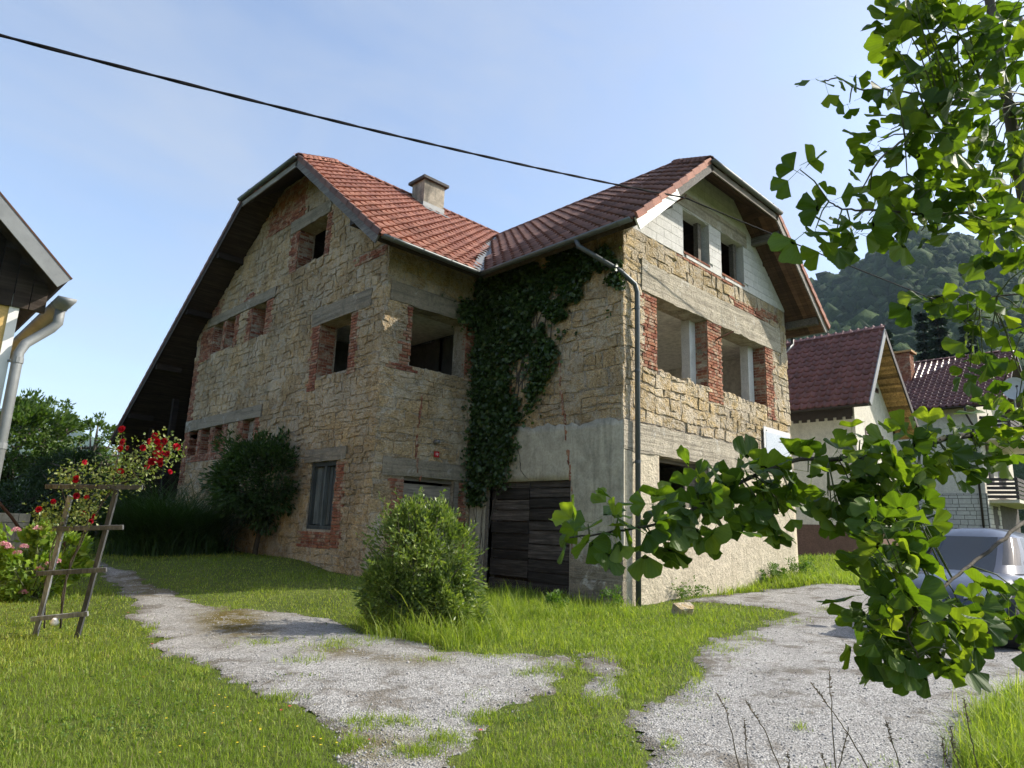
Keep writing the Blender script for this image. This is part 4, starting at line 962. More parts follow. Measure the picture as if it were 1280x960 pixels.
def leaves(P, dirs, size, mat, name, ratio=.5, fold=.25, droop=0.0, tintv=None):
    """folded four-triangle leaves growing from P along dirs"""
    n = len(P); d = dirs / (np.linalg.norm(dirs, axis=1, keepdims=True) + 1e-9); r = rng.normal(0, 1, (n, 3)); sd = np.cross(d, r); sd /= np.linalg.norm(sd, axis=1, keepdims=True) + 1e-9; nn = np.cross(sd, d)
    L = size[:, None]; W = L * ratio / 2; mid = P + d * L * .45
    V = np.stack([P, mid + sd * W + nn * W * fold, P + d * L + nn * L * (-droop), mid - sd * W + nn * W * fold, mid - nn * W * fold * .3], 1)
    tri = np.array([(0, 1, 4), (1, 2, 4), (2, 3, 4), (3, 0, 4)]); F = (tri[None] + (np.arange(n) * 5)[:, None, None]).reshape(-1, 3)
    t = rng.random(n) if tintv is None else tintv
    return fastmesh(name, V.reshape(-1, 3), F, np.repeat(t, 5), mat)
M['grass'] = mat_leaf('lawn_blade', (.135, .205, .026), (.235, .315, .042), (.37, .41, .09), .5, .5, .3, (1.3, 1.4, .5))
M['grass_dry'] = mat_leaf('straw_blade', (.20, .17, .07), (.26, .22, .10), (.17, .19, .06), .3, .6, .3, (1.1, 1.1, .7))
M['weed'] = mat_leaf('weed_leaf', (.06, .12, .022), (.10, .18, .03), (.16, .23, .05), .35, .5, .35, (1.3, 1.5, .5))

def scatter_ground(n, rmax=26, rmin=2.6, power=1.0):
    """ground points in and around the camera's view, denser near"""
    az0 = math.atan2(FWD.y, FWD.x); u = rng.random(n); r = rmin * (rmax / rmin) ** (u ** power); a = az0 + rng.uniform(-.80, .80, n)
    x = CAM.x + r * np.cos(a); y = CAM.y + r * np.sin(a); return x, y, r
def in_house(x, y):
    return ((x > -.06) & (x < 7.6) & (y > -.06) & (y < 22)) | ((x > -2.8) & (x < 7.6) & (y > 4.26) & (y < 15.7)) | ((x > 15.1) & (x < 20) & (y > .8) & (y < 12)) | ((x > 27) & (y > -1))
x, y, r = scatter_ground(375000, 26, 2.5, .95); g = gravel_field(x, y); keep = (g < rng.normal(-.06, .10, len(x))) & ~in_house(x, y)
spot = (g >= 0) & (fbm(x, y, 1.6, 21) > .63) & (g < .6) & ~in_house(x, y); keep |= spot & (rng.random(len(x)) < .5)
x, y, r, g = x[keep], y[keep], r[keep], g[keep]
pt = np.stack([x, y, gzn(x, y) + .002], -1)
tall = .55 + .9 * fbm(x, y, .8, 2); px, py, _ = projn(pt)
verge_ = (px > 560) & (px < 1000) & (py > 735) & (py < 850); tall = np.where(verge_, tall * 1.1, tall)
shady = (px < 480) & (py < 790) & (px > 180); tall = np.where(shady, tall * .9, tall)
h = rng.gamma(6, 1 / 6, len(x)) * .043 * tall * np.clip(g < -.12, .75, 1); wd = np.clip(.0046 * (r / 5) ** .75, .0042, .014)
tn = np.clip(rng.beta(2, 2.4, len(x)) * .75 + (fbm(x, y, .6, 7) - .42) * .9 + (fbm(x, y, 2.6, 17) - .5) * .4, 0, .999)
tag(link('lawn_grass', blades(pt, h, wd * rng.uniform(.7, 1.4, len(x)), np.abs(rng.normal(.55, .35, len(x))), M['grass'], 'lawn_grass', 2, tn)), 'short bright green grass of the lawns and verges', 'grass', kind='stuff')
kc = (fbm(x, y, 1.3, 41) > .56) & (rng.random(len(x)) < .11) & (r < 15); cp = pt[kc] + np.stack([np.zeros(kc.sum()), np.zeros(kc.sum()), rng.uniform(.012, .035, kc.sum())], -1); cp = np.repeat(cp, 3, 0)
tag(link('clover', leaves(cp, np.stack([rng.normal(0, 1, len(cp)), rng.normal(0, 1, len(cp)), rng.normal(.1, .25, len(cp))], -1), rng.uniform(.010, .020, len(cp)), M['weed'], 'clover', .9, .1)), 'low clover and broad-leaved weeds spread through the lawn', 'clover', kind='stuff')
kd = rng.random(len(x)) < .06
tag(link('dry_grass', blades(pt[kd], h[kd] * 1.1, wd[kd], np.abs(rng.normal(.9, .4, kd.sum())), M['grass_dry'], 'dry_grass', 2)), 'dead straw-coloured blades among the lawn grass', 'grass', kind='stuff')
# coarse tufts along the house walls and the drive edges
def tufts(name, label, px_poly, n, hh, ww, mat, kind='stuff', seg=3, lean=.6, clump=.07, leafy=0):
    xs = [p[0] for p in px_poly]; ys = [p[1] for p in px_poly]; c = []
    while len(c) < n:
        a, b = random.uniform(min(xs), max(xs)), random.uniform(min(ys), max(ys))
        if inpoly(np.array([a]), np.array([b]), px_poly)[0]:
            p = onground(a, b)
            if not in_house(np.array([p.x]), np.array([p.y]))[0] and (p - CAM).length < 32: c.append(p)
            else: n -= 1
    c = np.array([tuple(p) for p in c]); k = 14; P = np.repeat(c, k, 0); P[:, :2] += rng.normal(0, clump, (len(P), 2)); P[:, 2] = gzn(P[:, 0], P[:, 1])
    P = P[~in_house(P[:, 0], P[:, 1])]
    return tag(link(name, blades(P, rng.gamma(7, 1 / 7, len(P)) * hh, np.full(len(P), ww), np.abs(rng.normal(lean, .35, len(P))), mat, name, seg)), label, 'grass', kind=kind)
tufts('wall_grass', 'tall seeding grass along the foot of the garage wall', [(590, 735), (790, 752), (790, 775), (700, 775), (600, 770)], 420, .16, .009, M['grass'])
tufts('verge_grass', 'long green grass and weeds on the verge between the two drives', [(560, 775), (700, 765), (820, 762), (985, 765), (940, 780), (870, 805), (850, 830), (760, 830), (700, 812), (600, 810)], 800, .08, .008, M['grass'])
tufts('roadside_grass', 'grass tufts beside the gravel yard at the neighbouring plot', [(1215, 900), (1290, 860), (1300, 980), (1215, 980)], 260, .2, .007, M['grass'])
tufts('bank_grass', 'grassy bank with weeds between the stone house and the white house', [(985, 700), (1085, 690), (1095, 735), (1040, 730), (990, 735), (900, 745)], 700, .15, .014, M['grass'])
GT = [(430, 806, 40, 6), (375, 829, 26, 5), (332, 806, 34, 6), (455, 908, 22, 7), (555, 928, 24, 9), (412, 812, 26, 6), (665, 845, 20, 5), (540, 828, 22, 4), (335, 738, 26, 5), (500, 908, 28, 6), (700, 840, 30, 12), (742, 880, 34, 14), (720, 800, 40, 8), (785, 860, 30, 18), (838, 935, 10, 6), (1000, 915, 8, 4), (935, 800, 22, 7), (985, 780, 28, 5), (905, 815, 24, 8), (870, 850, 14, 12), (1035, 765, 18, 4), (440, 935, 18, 10), (520, 945, 30, 8), (600, 902, 26, 8), (350, 876, 24, 5), (250, 842, 18, 5), (185, 790, 14, 6), (470, 800, 30, 5), (620, 820, 40, 5), (290, 760, 30, 5)]
tg = []
for a, b, rx, ry in GT:
    for _ in range(int(rx * ry * .28) + 10): tg.append(tuple(onground(a + random.gauss(0, rx * .55), b + random.gauss(0, ry * .55))))
tg = np.repeat(np.array(tg), 5, 0); tg[:, :2] += rng.normal(0, .03, (len(tg), 2)); tg[:, 2] = gzn(tg[:, 0], tg[:, 1]) + .008
tag(link('gravel_grass', blades(tg, rng.gamma(6, 1 / 6, len(tg)) * .06, np.full(len(tg), .006), np.abs(rng.normal(.8, .4, len(tg))), M['grass'], 'gravel_grass', 2)), 'small grass tufts sprouting in the gravel drives', 'grass', kind='stuff')
# yellow dots of flowers in the grass
M['yellow'] = mat_simple('yellow_petal', (.75, .55, .02), .6, 0, .1, 5, 0); M['pinkred'] = mat_simple('fallen_petal', (.6, .05, .08), .6, 0, .2, 5, 0)
def flowers(name, label, pts_px, mat, r=.009, up=.09):
    V, F = [], []; n = 0
    for a, b in pts_px:
        p = onground(a, b) + Vector((0, 0, up * random.uniform(.6, 1.2)))
        for j in range(6):
            an = j * math.pi / 3; V += [p, p + Vector((math.cos(an), math.sin(an), .3)) * r, p + Vector((math.cos(an + .9), math.sin(an + .9), .3)) * r]; F.append((n, n + 1, n + 2)); n += 3
    return tag(link(name, fastmesh(name, [tuple(v) for v in V], F, np.zeros(len(V)), mat)), label, 'flowers', kind='stuff')
flowers('buttercup_flowers', 'scattered small yellow flowers in the grass', [(random.uniform(700, 830), random.uniform(772, 800)) for _ in range(30)] + [(random.uniform(180, 430), random.uniform(880, 958)) for _ in range(20)] + [(random.uniform(1225, 1275), random.uniform(905, 950)) for _ in range(10)] + [(25, 805), (280, 885)], M['yellow'])
flowers('fallen_petals', 'red rose petals fallen on the gravel path', [(460, 927), (490, 933), (601, 915), (160, 767), (190, 806), (314, 818)] + [(random.uniform(160, 500), random.uniform(770, 930)) for _ in range(6)], M['pinkred'], .016, .012)
# loose tuff block lying in the grass
p = onground(851, 768); bb = stone_mesh([(-.15, -.09), (.14, -.10), (.16, .08), (-.12, .1)], .2, M['stone_b'], .2)
o = link('loose_stone', bb); o.matrix_basis = Matrix.Translation((p.x, p.y, p.z + .1)) @ Matrix.Rotation(math.radians(-30), 4, 'Z') @ Matrix.Rotation(.25, 4, 'X') @ Matrix.Diagonal((1.1, 1.0, 1.0, 1))
tag(o, 'squared yellow tuff block lying in the grass by the downpipe', 'stone')
# tall dry stems in front
M['stem'] = mat_simple('dry_stem', (.14, .105, .065), .9, 0, .3, 40, .2)
for k, (tops, bx, dep) in enumerate([([(898, 870), (908, 890), (925, 960)], 935, 3.0), ([(935, 880), (955, 912), (975, 960)], 985, 2.9), ([(930, 900), (935, 960)], 940, 3.1), ([(1037, 842), (1040, 900), (1045, 960)], 1050, 2.8),
                                     ([(1015, 855), (1045, 895), (1062, 920), (1085, 960)], 1100, 2.7), ([(1060, 915), (1048, 960)], 1040, 2.75), ([(1107, 900), (1112, 915), (1125, 960)], 1130, 2.8), ([(1188, 910), (1190, 930), (1200, 960)], 1205, 2.6),
                                     ([(1205, 875), (1212, 915), (1222, 960)], 1228, 2.9), ([(1178, 925), (1180, 945), (1190, 965)], 1195, 2.6), ([(985, 940), (988, 965)], 990, 2.9), ([(1026, 942), (1035, 965)], 1040, 2.9)]):
    pts = [at(a, b, dep) for a, b in tops]; foot = at(bx, 985, dep); foot.z = gz(foot.x, foot.y); pts.append(foot); pts = pts[::-1]
    root = thing('dry_stem', 'tall dry brown grass stem standing at the edge of the gravel yard', 'stem', tuple(foot), 'dry stems in front of the gravel yard')
    mb = MB(); fine = []
    for i in range(len(pts) - 1):
        for j in range(5): fine.append(pts[i].lerp(pts[i + 1], j / 5) + Vector((random.gauss(0, .002), random.gauss(0, .002), 0)))
    fine.append(pts[-1]); n = len(fine); mb.tube(fine, [.0035 - .0022 * i / n for i in range(n)], 5); mb.build('stalk', M['stem'], root)
    mb = MB(); top = fine[-1]; dr = (fine[-1] - fine[-4]).normalized()
    for j in range(26):
        q = top - dr * random.uniform(-.01, .10); sd = Vector((random.gauss(0, 1), random.gauss(0, 1), random.gauss(.8, .5))).normalized() * random.uniform(.006, .018); mb.tube([q, q + sd * .6, q + sd], [.0016, .0022, .0003], 3)
    mb.build('seed_head', M['stem'], root)
# ================================================================ plants
M['ivy'] = mat_leaf('ivy_leaf', (.020, .044, .010), (.034, .068, .015), (.075, .12, .026), .25, .4, .5, (1.2, 1.5, .5))
M['bush'] = mat_leaf('bush_leaf', (.09, .14, .032), (.15, .215, .05), (.27, .32, .085), .35, .4, .45, (1.3, 1.4, .45))
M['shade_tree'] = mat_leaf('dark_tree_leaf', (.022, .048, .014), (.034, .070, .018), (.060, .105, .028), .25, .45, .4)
M['orn'] = mat_leaf('reed_blade', (.024, .055, .014), (.036, .076, .018), (.055, .10, .028), .25, .45, .35)
M['hyd'] = mat_leaf('hydrangea_leaf', (.10, .19, .022), (.17, .27, .030), (.25, .34, .05), .35, .45, .4, (1.2, 1.3, .4))
M['pink'] = mat_leaf('pink_petal', (.55, .22, .32), (.66, .34, .42), (.62, .45, .38), .3, .6, .2, (1, 1, 1))
M['rose'] = mat_leaf('red_rose_petal', (.27, .003, .010), (.40, .006, .020), (.48, .015, .04), .2, .55, .25, (1, .4, .4))
M['roseleaf'] = mat_leaf('rose_leaf', (.08, .12, .03), (.14, .19, .045), (.28, .30, .13), .35, .4, .4)
M['tree'] = mat_leaf('orchard_leaf', (.045, .085, .018), (.070, .120, .026), (.11, .16, .04), .35, .5, .35)
M['hedge'] = mat_leaf('hedge_leaf', (.012, .030, .010), (.022, .048, .014), (.04, .07, .02), .2, .5, .35)
M['spruce'] = mat_leaf('spruce_needle', (.010, .022, .012), (.016, .032, .016), (.026, .046, .022), .1, .6, .25, (1, 1.2, .6))
M['bark'] = mat_wood('grey_bark', (.10, .085, .065), (.17, .15, .12), 2, .5, .9, .9)
M['green_stem'] = mat_simple('green_twig', (.08, .10, .035), .7, 0, .3, 20, .1)

def crown(c, rad, n, clumps, spread, floor=-1.0, hollow=.45):
    """leaf points gathered in clumps through an ellipsoid; returns points and outward directions"""
    c, rad = np.array(c, float), np.array(rad, float); cc = []
    while len(cc) < clumps:
        v = rng.normal(0, 1, 3); v /= np.linalg.norm(v); v = v * rng.uniform(hollow, 1.0) ** .6 * (1.0 + .5 * mnoise.noise(Vector((v[0] * 1.9 + c[0], v[1] * 1.9 + c[1], v[2] * 1.9))))
        if v[2] > floor: cc.append(v)
    cc = np.array(cc); k = rng.integers(0, clumps, n); off = rng.normal(0, 1, (n, 3)); off /= np.linalg.norm(off, axis=1, keepdims=True); off *= rng.random((n, 1)) ** .45 * spread * rng.uniform(.5, 1.3, clumps)[k][:, None]
    P = (cc[k] + off); return P * rad + c, P + off * 1.5 + rng.normal(0, .35, (n, 3)), cc * rad + c
def plant_tree(name, label, base, trunk_h, trunk_r, c, rad, n, clumps, spread, size, mat, group=None, ratio=.5, limbs=10, cat='tree', lean=(0, 0), floor=-1.0):
    base = Vector(base); root = thing(name, label, cat, tuple(base), group); mb = MB(); top = Vector((base.x + lean[0], base.y + lean[1], base.z + trunk_h))
    mids = [base.lerp(top, i / 5) + Vector((random.gauss(0, trunk_r * .5), random.gauss(0, trunk_r * .5), 0)) for i in range(6)]; mids[0] = base - Vector((0, 0, .1))
    mb.tube(mids, [trunk_r * (1.25 - .6 * i / 5) for i in range(6)], 8)
    P, D, cc = crown(c, rad, n, clumps, spread, floor)
    for q in cc[:limbs]:
        q = Vector(q); s = mids[random.randint(2, 5)]; m_ = s.lerp(q, .5) + Vector((0, 0, .06 * (q - s).length)); mb.tube([s, m_, q], [trunk_r * .5, trunk_r * .3, trunk_r * .08], 5)
    mb.build('trunk', M['bark'], root, True)
    o = link('crown', leaves(P, D, size * rng.uniform(.6, 1.35, n), mat, 'crown', ratio), root); o['kind'] = 'stuff'
    return root
# ivy on the garage wall and in its corner
ivy_px = [(590, 338), (640, 322), (700, 302), (742, 290), (782, 282), (786, 320), (778, 360), (770, 392), (752, 360), (738, 385), (722, 412), (700, 402), (698, 440), (690, 462), (672, 500), (650, 520), (640, 545), (646, 565), (632, 580), (636, 605), (612, 598), (600, 640), (592, 655), (580, 610), (572, 560), (576, 500), (572, 470), (590, 440), (592, 400)]
gap_px = [[(640, 455), (665, 440), (672, 470), (650, 500), (638, 490)]]
ivy = thing('ivy', 'dark green ivy climbing the corner and garage wall up to the eaves', 'ivy', (-.05, 4.2, 0))
yy = rng.uniform(-.05, 4.34, 60000); zz = rng.uniform(1.8, 7.45, 60000); P = np.stack([np.zeros(60000), yy, zz], -1); px, py, _ = projn(P)
jx, jy = px + rng.normal(0, 5, len(px)), py + rng.normal(0, 6, len(px)); k = inpoly(jx, jy, ivy_px)
for gp in gap_px: k &= ~(inpoly(px, py, gp) & (rng.random(len(px)) < .85))
thin = fbm(yy, zz, 2.2, 4); core = np.clip((640 - px) / 60, 0, 1); k &= (thin > .33 - core * .25 + .17 * np.clip((px - 650) / 90, 0, 1)) & (rng.random(len(px)) < .75)
P = P[k]; P[:, 0] -= .03 + rng.random(len(P)) ** 2 * (.10 + .22 * np.clip(thin[k] - .4, 0, 1) * 1.5)
D = np.stack([-rng.random(len(P)) * .8, rng.normal(0, .5, len(P)), -rng.random(len(P))], -1)
# a spur on the lintel of the left wing
n2 = 900; q = np.stack([rng.normal(-.35, .22, n2), 4.34 - .04 - rng.random(n2) * .12, rng.normal(6.35, .16, n2)], -1); q2 = np.stack([-rng.random(900) ** 2 * .45, 4.30 - rng.random(900) * .2, rng.uniform(2.0, 7.2, 900)], -1)
P = np.concatenate([P, q, q2]); D = np.concatenate([D, np.stack([rng.normal(0, .5, 1800), -rng.random(1800), -rng.random(1800)], -1)])
ln_ = link('foliage', leaves(P, D, rng.uniform(.06, .125, len(P)), M['ivy'], 'foliage', .85), ivy); ln_['kind'] = 'stuff'
mb = MB()
for _ in range(16):
    y = random.uniform(2.6, 4.2); z = random.uniform(0, .3); pts = [(-.03, y, z)]
    while z < 6.5: z += .35; y += random.gauss(0, .12) - .04; y = min(max(y, .3), 4.28); pts.append((-.035, y, z))
    pr = [p_ for p_ in pts if inpoly(np.array([proj(p_)[0]]), np.array([proj(p_)[1]]), ivy_px)[0] or p_[2] < 1.0 and p_[1] > 3.7]
    pts2 = [p_ for p_ in pts if p_[1] > 3.75 or p_[2] > 4.3]
    if len(pts2) > 2: mb.tube(pts2, [.018 - .012 * i / len(pts2) for i in range(len(pts2))], 5)
mb.build('stem', M['bark'], ivy)

# round bush before the left wing's door
b0 = onground(520, 790); bush = thing('round_bush', 'bushy yellow-green shrub standing before the stone house door', 'bush', tuple(b0))
dpx = (b0 - CAM).dot(FWD); s = dpx / FPX
rh = np.array([RIGHT.x, RIGHT.y, 0]); PP, DD, CCs = [], [], []
for ox, oz, rr, hh, n_ in ((-12, 76, 48, 76, 9000), (26, 84, 40, 68, 6000), (40, 42, 38, 42, 4500), (-36, 46, 36, 48, 4500), (-20, 122, 26, 38, 2200)):
    cpt_ = np.array(b0) + rh * ox * s; q1, q2, q3 = crown((cpt_[0], cpt_[1], b0.z + oz * s), (rr * s, rr * s, hh * s), n_, 44, .30, -.95, .4); PP.append(q1); DD.append(q2); CCs.append(q3)
P1, D1, cc = np.concatenate(PP), np.concatenate(DD), np.concatenate(CCs); k = P1[:, 2] > b0.z; P1, D1 = P1[k], D1[k]; rng.shuffle(cc)
o = link('foliage', leaves(P1, D1 + np.array([0, 0, .35]), rng.uniform(.04, .085, len(P1)), M['bush'], 'foliage', .42), bush); o['kind'] = 'stuff'
mb = MB()
for q in cc[:60]:
    q = Vector(q); st = Vector((b0.x + random.gauss(0, .12), b0.y + random.gauss(0, .12), b0.z - .05)); mb.tube([st, st.lerp(q, .5) + Vector((0, 0, .1)), q], [.016, .010, .003], 5)
for _ in range(0):
    a = random.uniform(0, 6.28); q = Vector((b0.x + math.cos(a) * 60 * s, b0.y + math.sin(a) * 60 * s, b0.z + random.uniform(120, 178) * s)); mb.tube([q, q + Vector((math.cos(a) * .05, math.sin(a) * .05, .16))], [.005, .001], 4)
SP, SDr = [], []
for _ in range(60):                                              # long shoots breaking the outline
    v = Vector((random.gauss(0, 1), random.gauss(0, 1), abs(random.gauss(.5, .7)))).normalized(); q = Vector((b0.x, b0.y, b0.z + 80 * s)) + Vector((v.x * 66 * s, v.y * 66 * s, v.z * 74 * s)); L = random.uniform(.12, .34); e = (v + Vector((random.gauss(0, .3), random.gauss(0, .3), .5))).normalized()
    mb.tube([q - e * .2, q + e * L], [.004, .001], 4)
    for i in range(16): SP.append(tuple(q + e * (L * i / 15))); SDr.append(tuple(e * .7 + Vector((random.gauss(0, .7), random.gauss(0, .7), random.gauss(0, .5)))))
o = link('shoot_leaves', leaves(np.array(SP), np.array(SDr), rng.uniform(.045, .08, len(SP)), M['bush'], 'shoot_leaves', .4), bush); o['kind'] = 'stuff'
mb.build('stem', M['bark'], bush)
tufts('bush_grass', 'long rough grass at the foot of the round bush', [(440, 775), (470, 800), (560, 812), (640, 800), (650, 770), (600, 760), (480, 770)], 260, .3, .008, M['grass'], lean=.8)

# small tree and reeds before the shaded gable wall
tb_ = onground(318, 694); s = (tb_ - CAM).dot(FWD) / FPX
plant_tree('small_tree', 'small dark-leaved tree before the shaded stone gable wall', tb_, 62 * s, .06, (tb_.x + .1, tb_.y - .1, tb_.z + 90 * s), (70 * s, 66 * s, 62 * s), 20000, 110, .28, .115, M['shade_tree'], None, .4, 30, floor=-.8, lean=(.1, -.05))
og = onground(205, 692); s = (og - CAM).dot(FWD) / FPX
orn = thing('ornamental_grass', 'big clump of dark arching ornamental grass by the stone gable', 'grass clump', tuple(og))
n = 5200; P = np.stack([og.x + rng.normal(0, 30 * s, n) * RIGHT.x + rng.normal(0, .4, n) * FWD.x, og.y + rng.normal(0, 30 * s, n) * RIGHT.y + rng.normal(0, .4, n) * FWD.y, np.zeros(n)], -1); P[:, 2] = gzn(P[:, 0], P[:, 1])
o = link('foliage', blades(P, rng.gamma(14, 1 / 14, n) * 84 * s, rng.uniform(.012, .022, n), np.abs(rng.normal(1.15, .3, n)), M['orn'], 'foliage', 5), orn); o['kind'] = 'stuff'
for (a, b, hh) in ((275, 690, .55), (262, 694, .4)):
    yb = onground(a, b); yu = thing('spiky_plant', 'small spiky dark plant at the foot of the shaded gable wall', 'plant', tuple(yb), 'spiky plants by the gable wall'); P = np.tile(np.array(yb), (90, 1)) + rng.normal(0, .05, (90, 3)) * np.array([1, 1, 0])
    o = link('foliage', blades(P, rng.uniform(.6, 1.1, 90) * hh, np.full(90, .035), np.abs(rng.normal(.6, .4, 90)), M['orn'], 'foliage', 3), yu)
WP, WD = [], []
for a, b in [(500, 752), (760, 760), (690, 762), (1005, 712)] + [(845 + i * 12 + random.gauss(0, 4), 750 - i * 2.6 + random.gauss(0, 3)) for i in range(14)]:
    wb_ = onground(a, b); sh = random.uniform(.13, .30); P1, D1, _ = crown((wb_.x, wb_.y - .1, wb_.z + sh * .7), (sh, sh, sh), 620, 16, .4, -.8, .2); WP.append(P1); WD.append(D1)
WP, WD = np.concatenate(WP), np.concatenate(WD); k = ~in_house(WP[:, 0], WP[:, 1]); WP, WD = WP[k], WD[k]
tag(link('wall_weeds', leaves(WP, WD + np.array([0, 0, .3]), rng.uniform(.025, .065, len(WP)), M['weed'], 'wall_weeds', .5)), 'low leafy green weeds growing along the foot of the stone house', 'weeds', kind='stuff')

# ---------------------------------------------------------------- trellis, rose, hydrangea
f1, f2 = onground(44, 795), onground(100, 780); dt = (f1 - CAM).dot(FWD)
def tp(px, py, k=0.0): return at(px, py, dt + k)
trl = thing('wooden_trellis', 'grey weathered wooden trellis of two posts and four rails on the lawn', 'trellis', tuple(f1))
for a, b in (((43, 798), (88, 620)), ((98, 783), (146, 612))):
    mb = MB(); p0, p1 = tp(*a), tp(*b); p0.z = gz(p0.x, p0.y) - .05; mb.beam(p0, p1, .048, .038, FWD, random.random()); mb.build('post', M['trellis'], trl)
for a, b in (((57, 608), (178, 609)), ((66, 661), (154, 659)), ((46, 717), (133, 712)), ((39, 774), (110, 767))):
    mb = MB(); mb.beam(tp(*a, -.05), tp(*b, -.05), .025, .05, UP, random.random()); mb.build('rail', M['trellis'], trl)
rb = tp(75, 790, .05); rb.z = gz(rb.x, rb.y); rose = thing('climbing_rose', 'climbing rose with red blooms tied to the wooden trellis', 'rose', tuple(rb))
mb = MB(); canes = [[(75, 785), (80, 730), (93, 690), (110, 655), (112, 620), (100, 600)], [(75, 785), (82, 720), (105, 668), (130, 625), (155, 600), (185, 575)], [(55, 785), (58, 730), (66, 680), (85, 640), (75, 600)], [(112, 650), (140, 610), (150, 560), (152, 545)], [(150, 605), (180, 590), (205, 570), (210, 560)], [(140, 600), (165, 590), (182, 610)]]
for c in canes:
    pts = [tp(a, b, random.uniform(.02, .1)) for a, b in c]; fine = []
    for i in range(len(pts) - 1): fine += [pts[i].lerp(pts[i + 1], j / 4) + Vector((random.gauss(0, .006), random.gauss(0, .006), random.gauss(0, .006))) for j in range(4)]
    fine.append(pts[-1]); mb.tube(fine, [.011 - .008 * i / len(fine) for i in range(len(fine))], 5)
mb.build('stem', M['bark'], rose, True)
lc = [(150, 560), (165, 580), (185, 560), (200, 555), (210, 570), (190, 585), (150, 585), (140, 600), (120, 590), (100, 590), (85, 595), (75, 600), (105, 620), (110, 640), (100, 650), (90, 640), (115, 635), (125, 610), (70, 640), (80, 655), (60, 650), (48, 645), (160, 600), (175, 598), (182, 570), (215, 560)]
P = []
for a, b in lc:
    for _ in range(70): P.append(tuple(tp(a + random.gauss(0, 9), b + random.gauss(0, 9), random.gauss(.05, .14))))
P = np.array(P); o = link('foliage', leaves(P, rng.normal(0, 1, P.shape) + np.array([0, 0, -.1]), rng.uniform(.025, .055, len(P)), M['roseleaf'], 'foliage', .65), rose); o['kind'] = 'stuff'
def bloom(r):
    V, F, n = [], [], 0
    for ring, (k, rr, hh) in enumerate(((6, .95, .05), (6, .92, .55), (5, .70, .9), (4, .42, 1.05), (3, .2, 1.1))):
        for j in range(k):
            a = 2 * math.pi * (j + ring * .37) / k; w = 2 * math.pi / k * .62
            pts = [(0, 0, 0), (rr * math.cos(a - w), rr * math.sin(a - w), hh * .7), (rr * 1.08 * math.cos(a), rr * 1.08 * math.sin(a), hh * .9), (rr * math.cos(a + w), rr * math.sin(a + w), hh * .7)]
            V += [tuple(r * q for q in p) for p in pts]; F.append((n, n + 1, n + 2, n + 3)); n += 4
    return fastmesh('rose_bloom', V, F, rng.random(len(V)) * .6, M['rose'])
bl = [bloom(.038), bloom(.044), bloom(.030)]
for a, b in ((153, 537), (155, 553), (151, 561), (194, 545), (197, 552), (188, 552), (200, 559), (196, 567), (205, 566), (199, 574), (190, 577), (202, 580), (211, 568), (220, 559), (212, 590), (207, 552), (96, 599), (95, 620), (66, 627), (103, 642), (119, 646), (113, 652), (49, 637), (150, 590), (106, 578), (160, 560), (178, 560), (185, 583), (108, 622)):
    q = tp(a, b, random.uniform(-.12, 0)); d = Vector((random.gauss(0, .6), random.gauss(0, .6), .3)) - FWD * .6; m4 = Matrix.Translation(q) @ d.to_track_quat('Z', 'Y').to_matrix().to_4x4(); link('bloom', random.choice(bl), rose, m4)
hb = onground(42, 748); s = (hb - CAM).dot(FWD) / FPX
hyd = thing('hydrangea', 'lime-green hydrangea bush with pink flower heads beside the trellis', 'hydrangea', tuple(hb))
P1, D1, cc = crown((hb.x, hb.y, hb.z + 40 * s), (50 * s, 44 * s, 44 * s), 2600, 60, .22, -.8, .5)
o = link('foliage', leaves(P1, D1 + np.array([0, 0, .3]), rng.uniform(.07, .15, len(P1)), M['hyd'], 'foliage', .62), hyd); o['kind'] = 'stuff'
mb = MB()
for q in cc[:30]: mb.tube([(hb.x + random.gauss(0, .08), hb.y + random.gauss(0, .08), hb.z - .05), Vector(q)], [.012, .005], 5)
mb.build('stem', M['green_stem'], hyd)
for a, b in ((20, 663), (47, 661), (4, 681), (8, 682), (11, 685), (30, 684), (22, 692), (49, 712), (70, 702), (29, 741), (62, 706)):
    q = at(a, b, (hb - CAM).dot(FWD) - 44 * s * .7); n = 70; v = rng.normal(0, 1, (n, 3)); v /= np.linalg.norm(v, axis=1, keepdims=True); v[:, 2] = np.abs(v[:, 2]) * .7
    link('flower_head', leaves(v * .045, v + rng.normal(0, .8, (n, 3)), np.full(n, .028), M['pink'], 'flower_head', .9), hyd, Matrix.Translation(q))
# white marker on the lawn by the trellis
wk = tp(68, 778, -.08); mk = MB(); mk.tube([wk + Vector((0, 0, .05)), wk + Vector((0, 0, .0)), wk - Vector((0, 0, .03))], [.02, .05, .035], 10); tag(mk.build('enamel_cup', M['wood_white'], None, True), 'small white cup hanging at the foot of the trellis', 'cup')
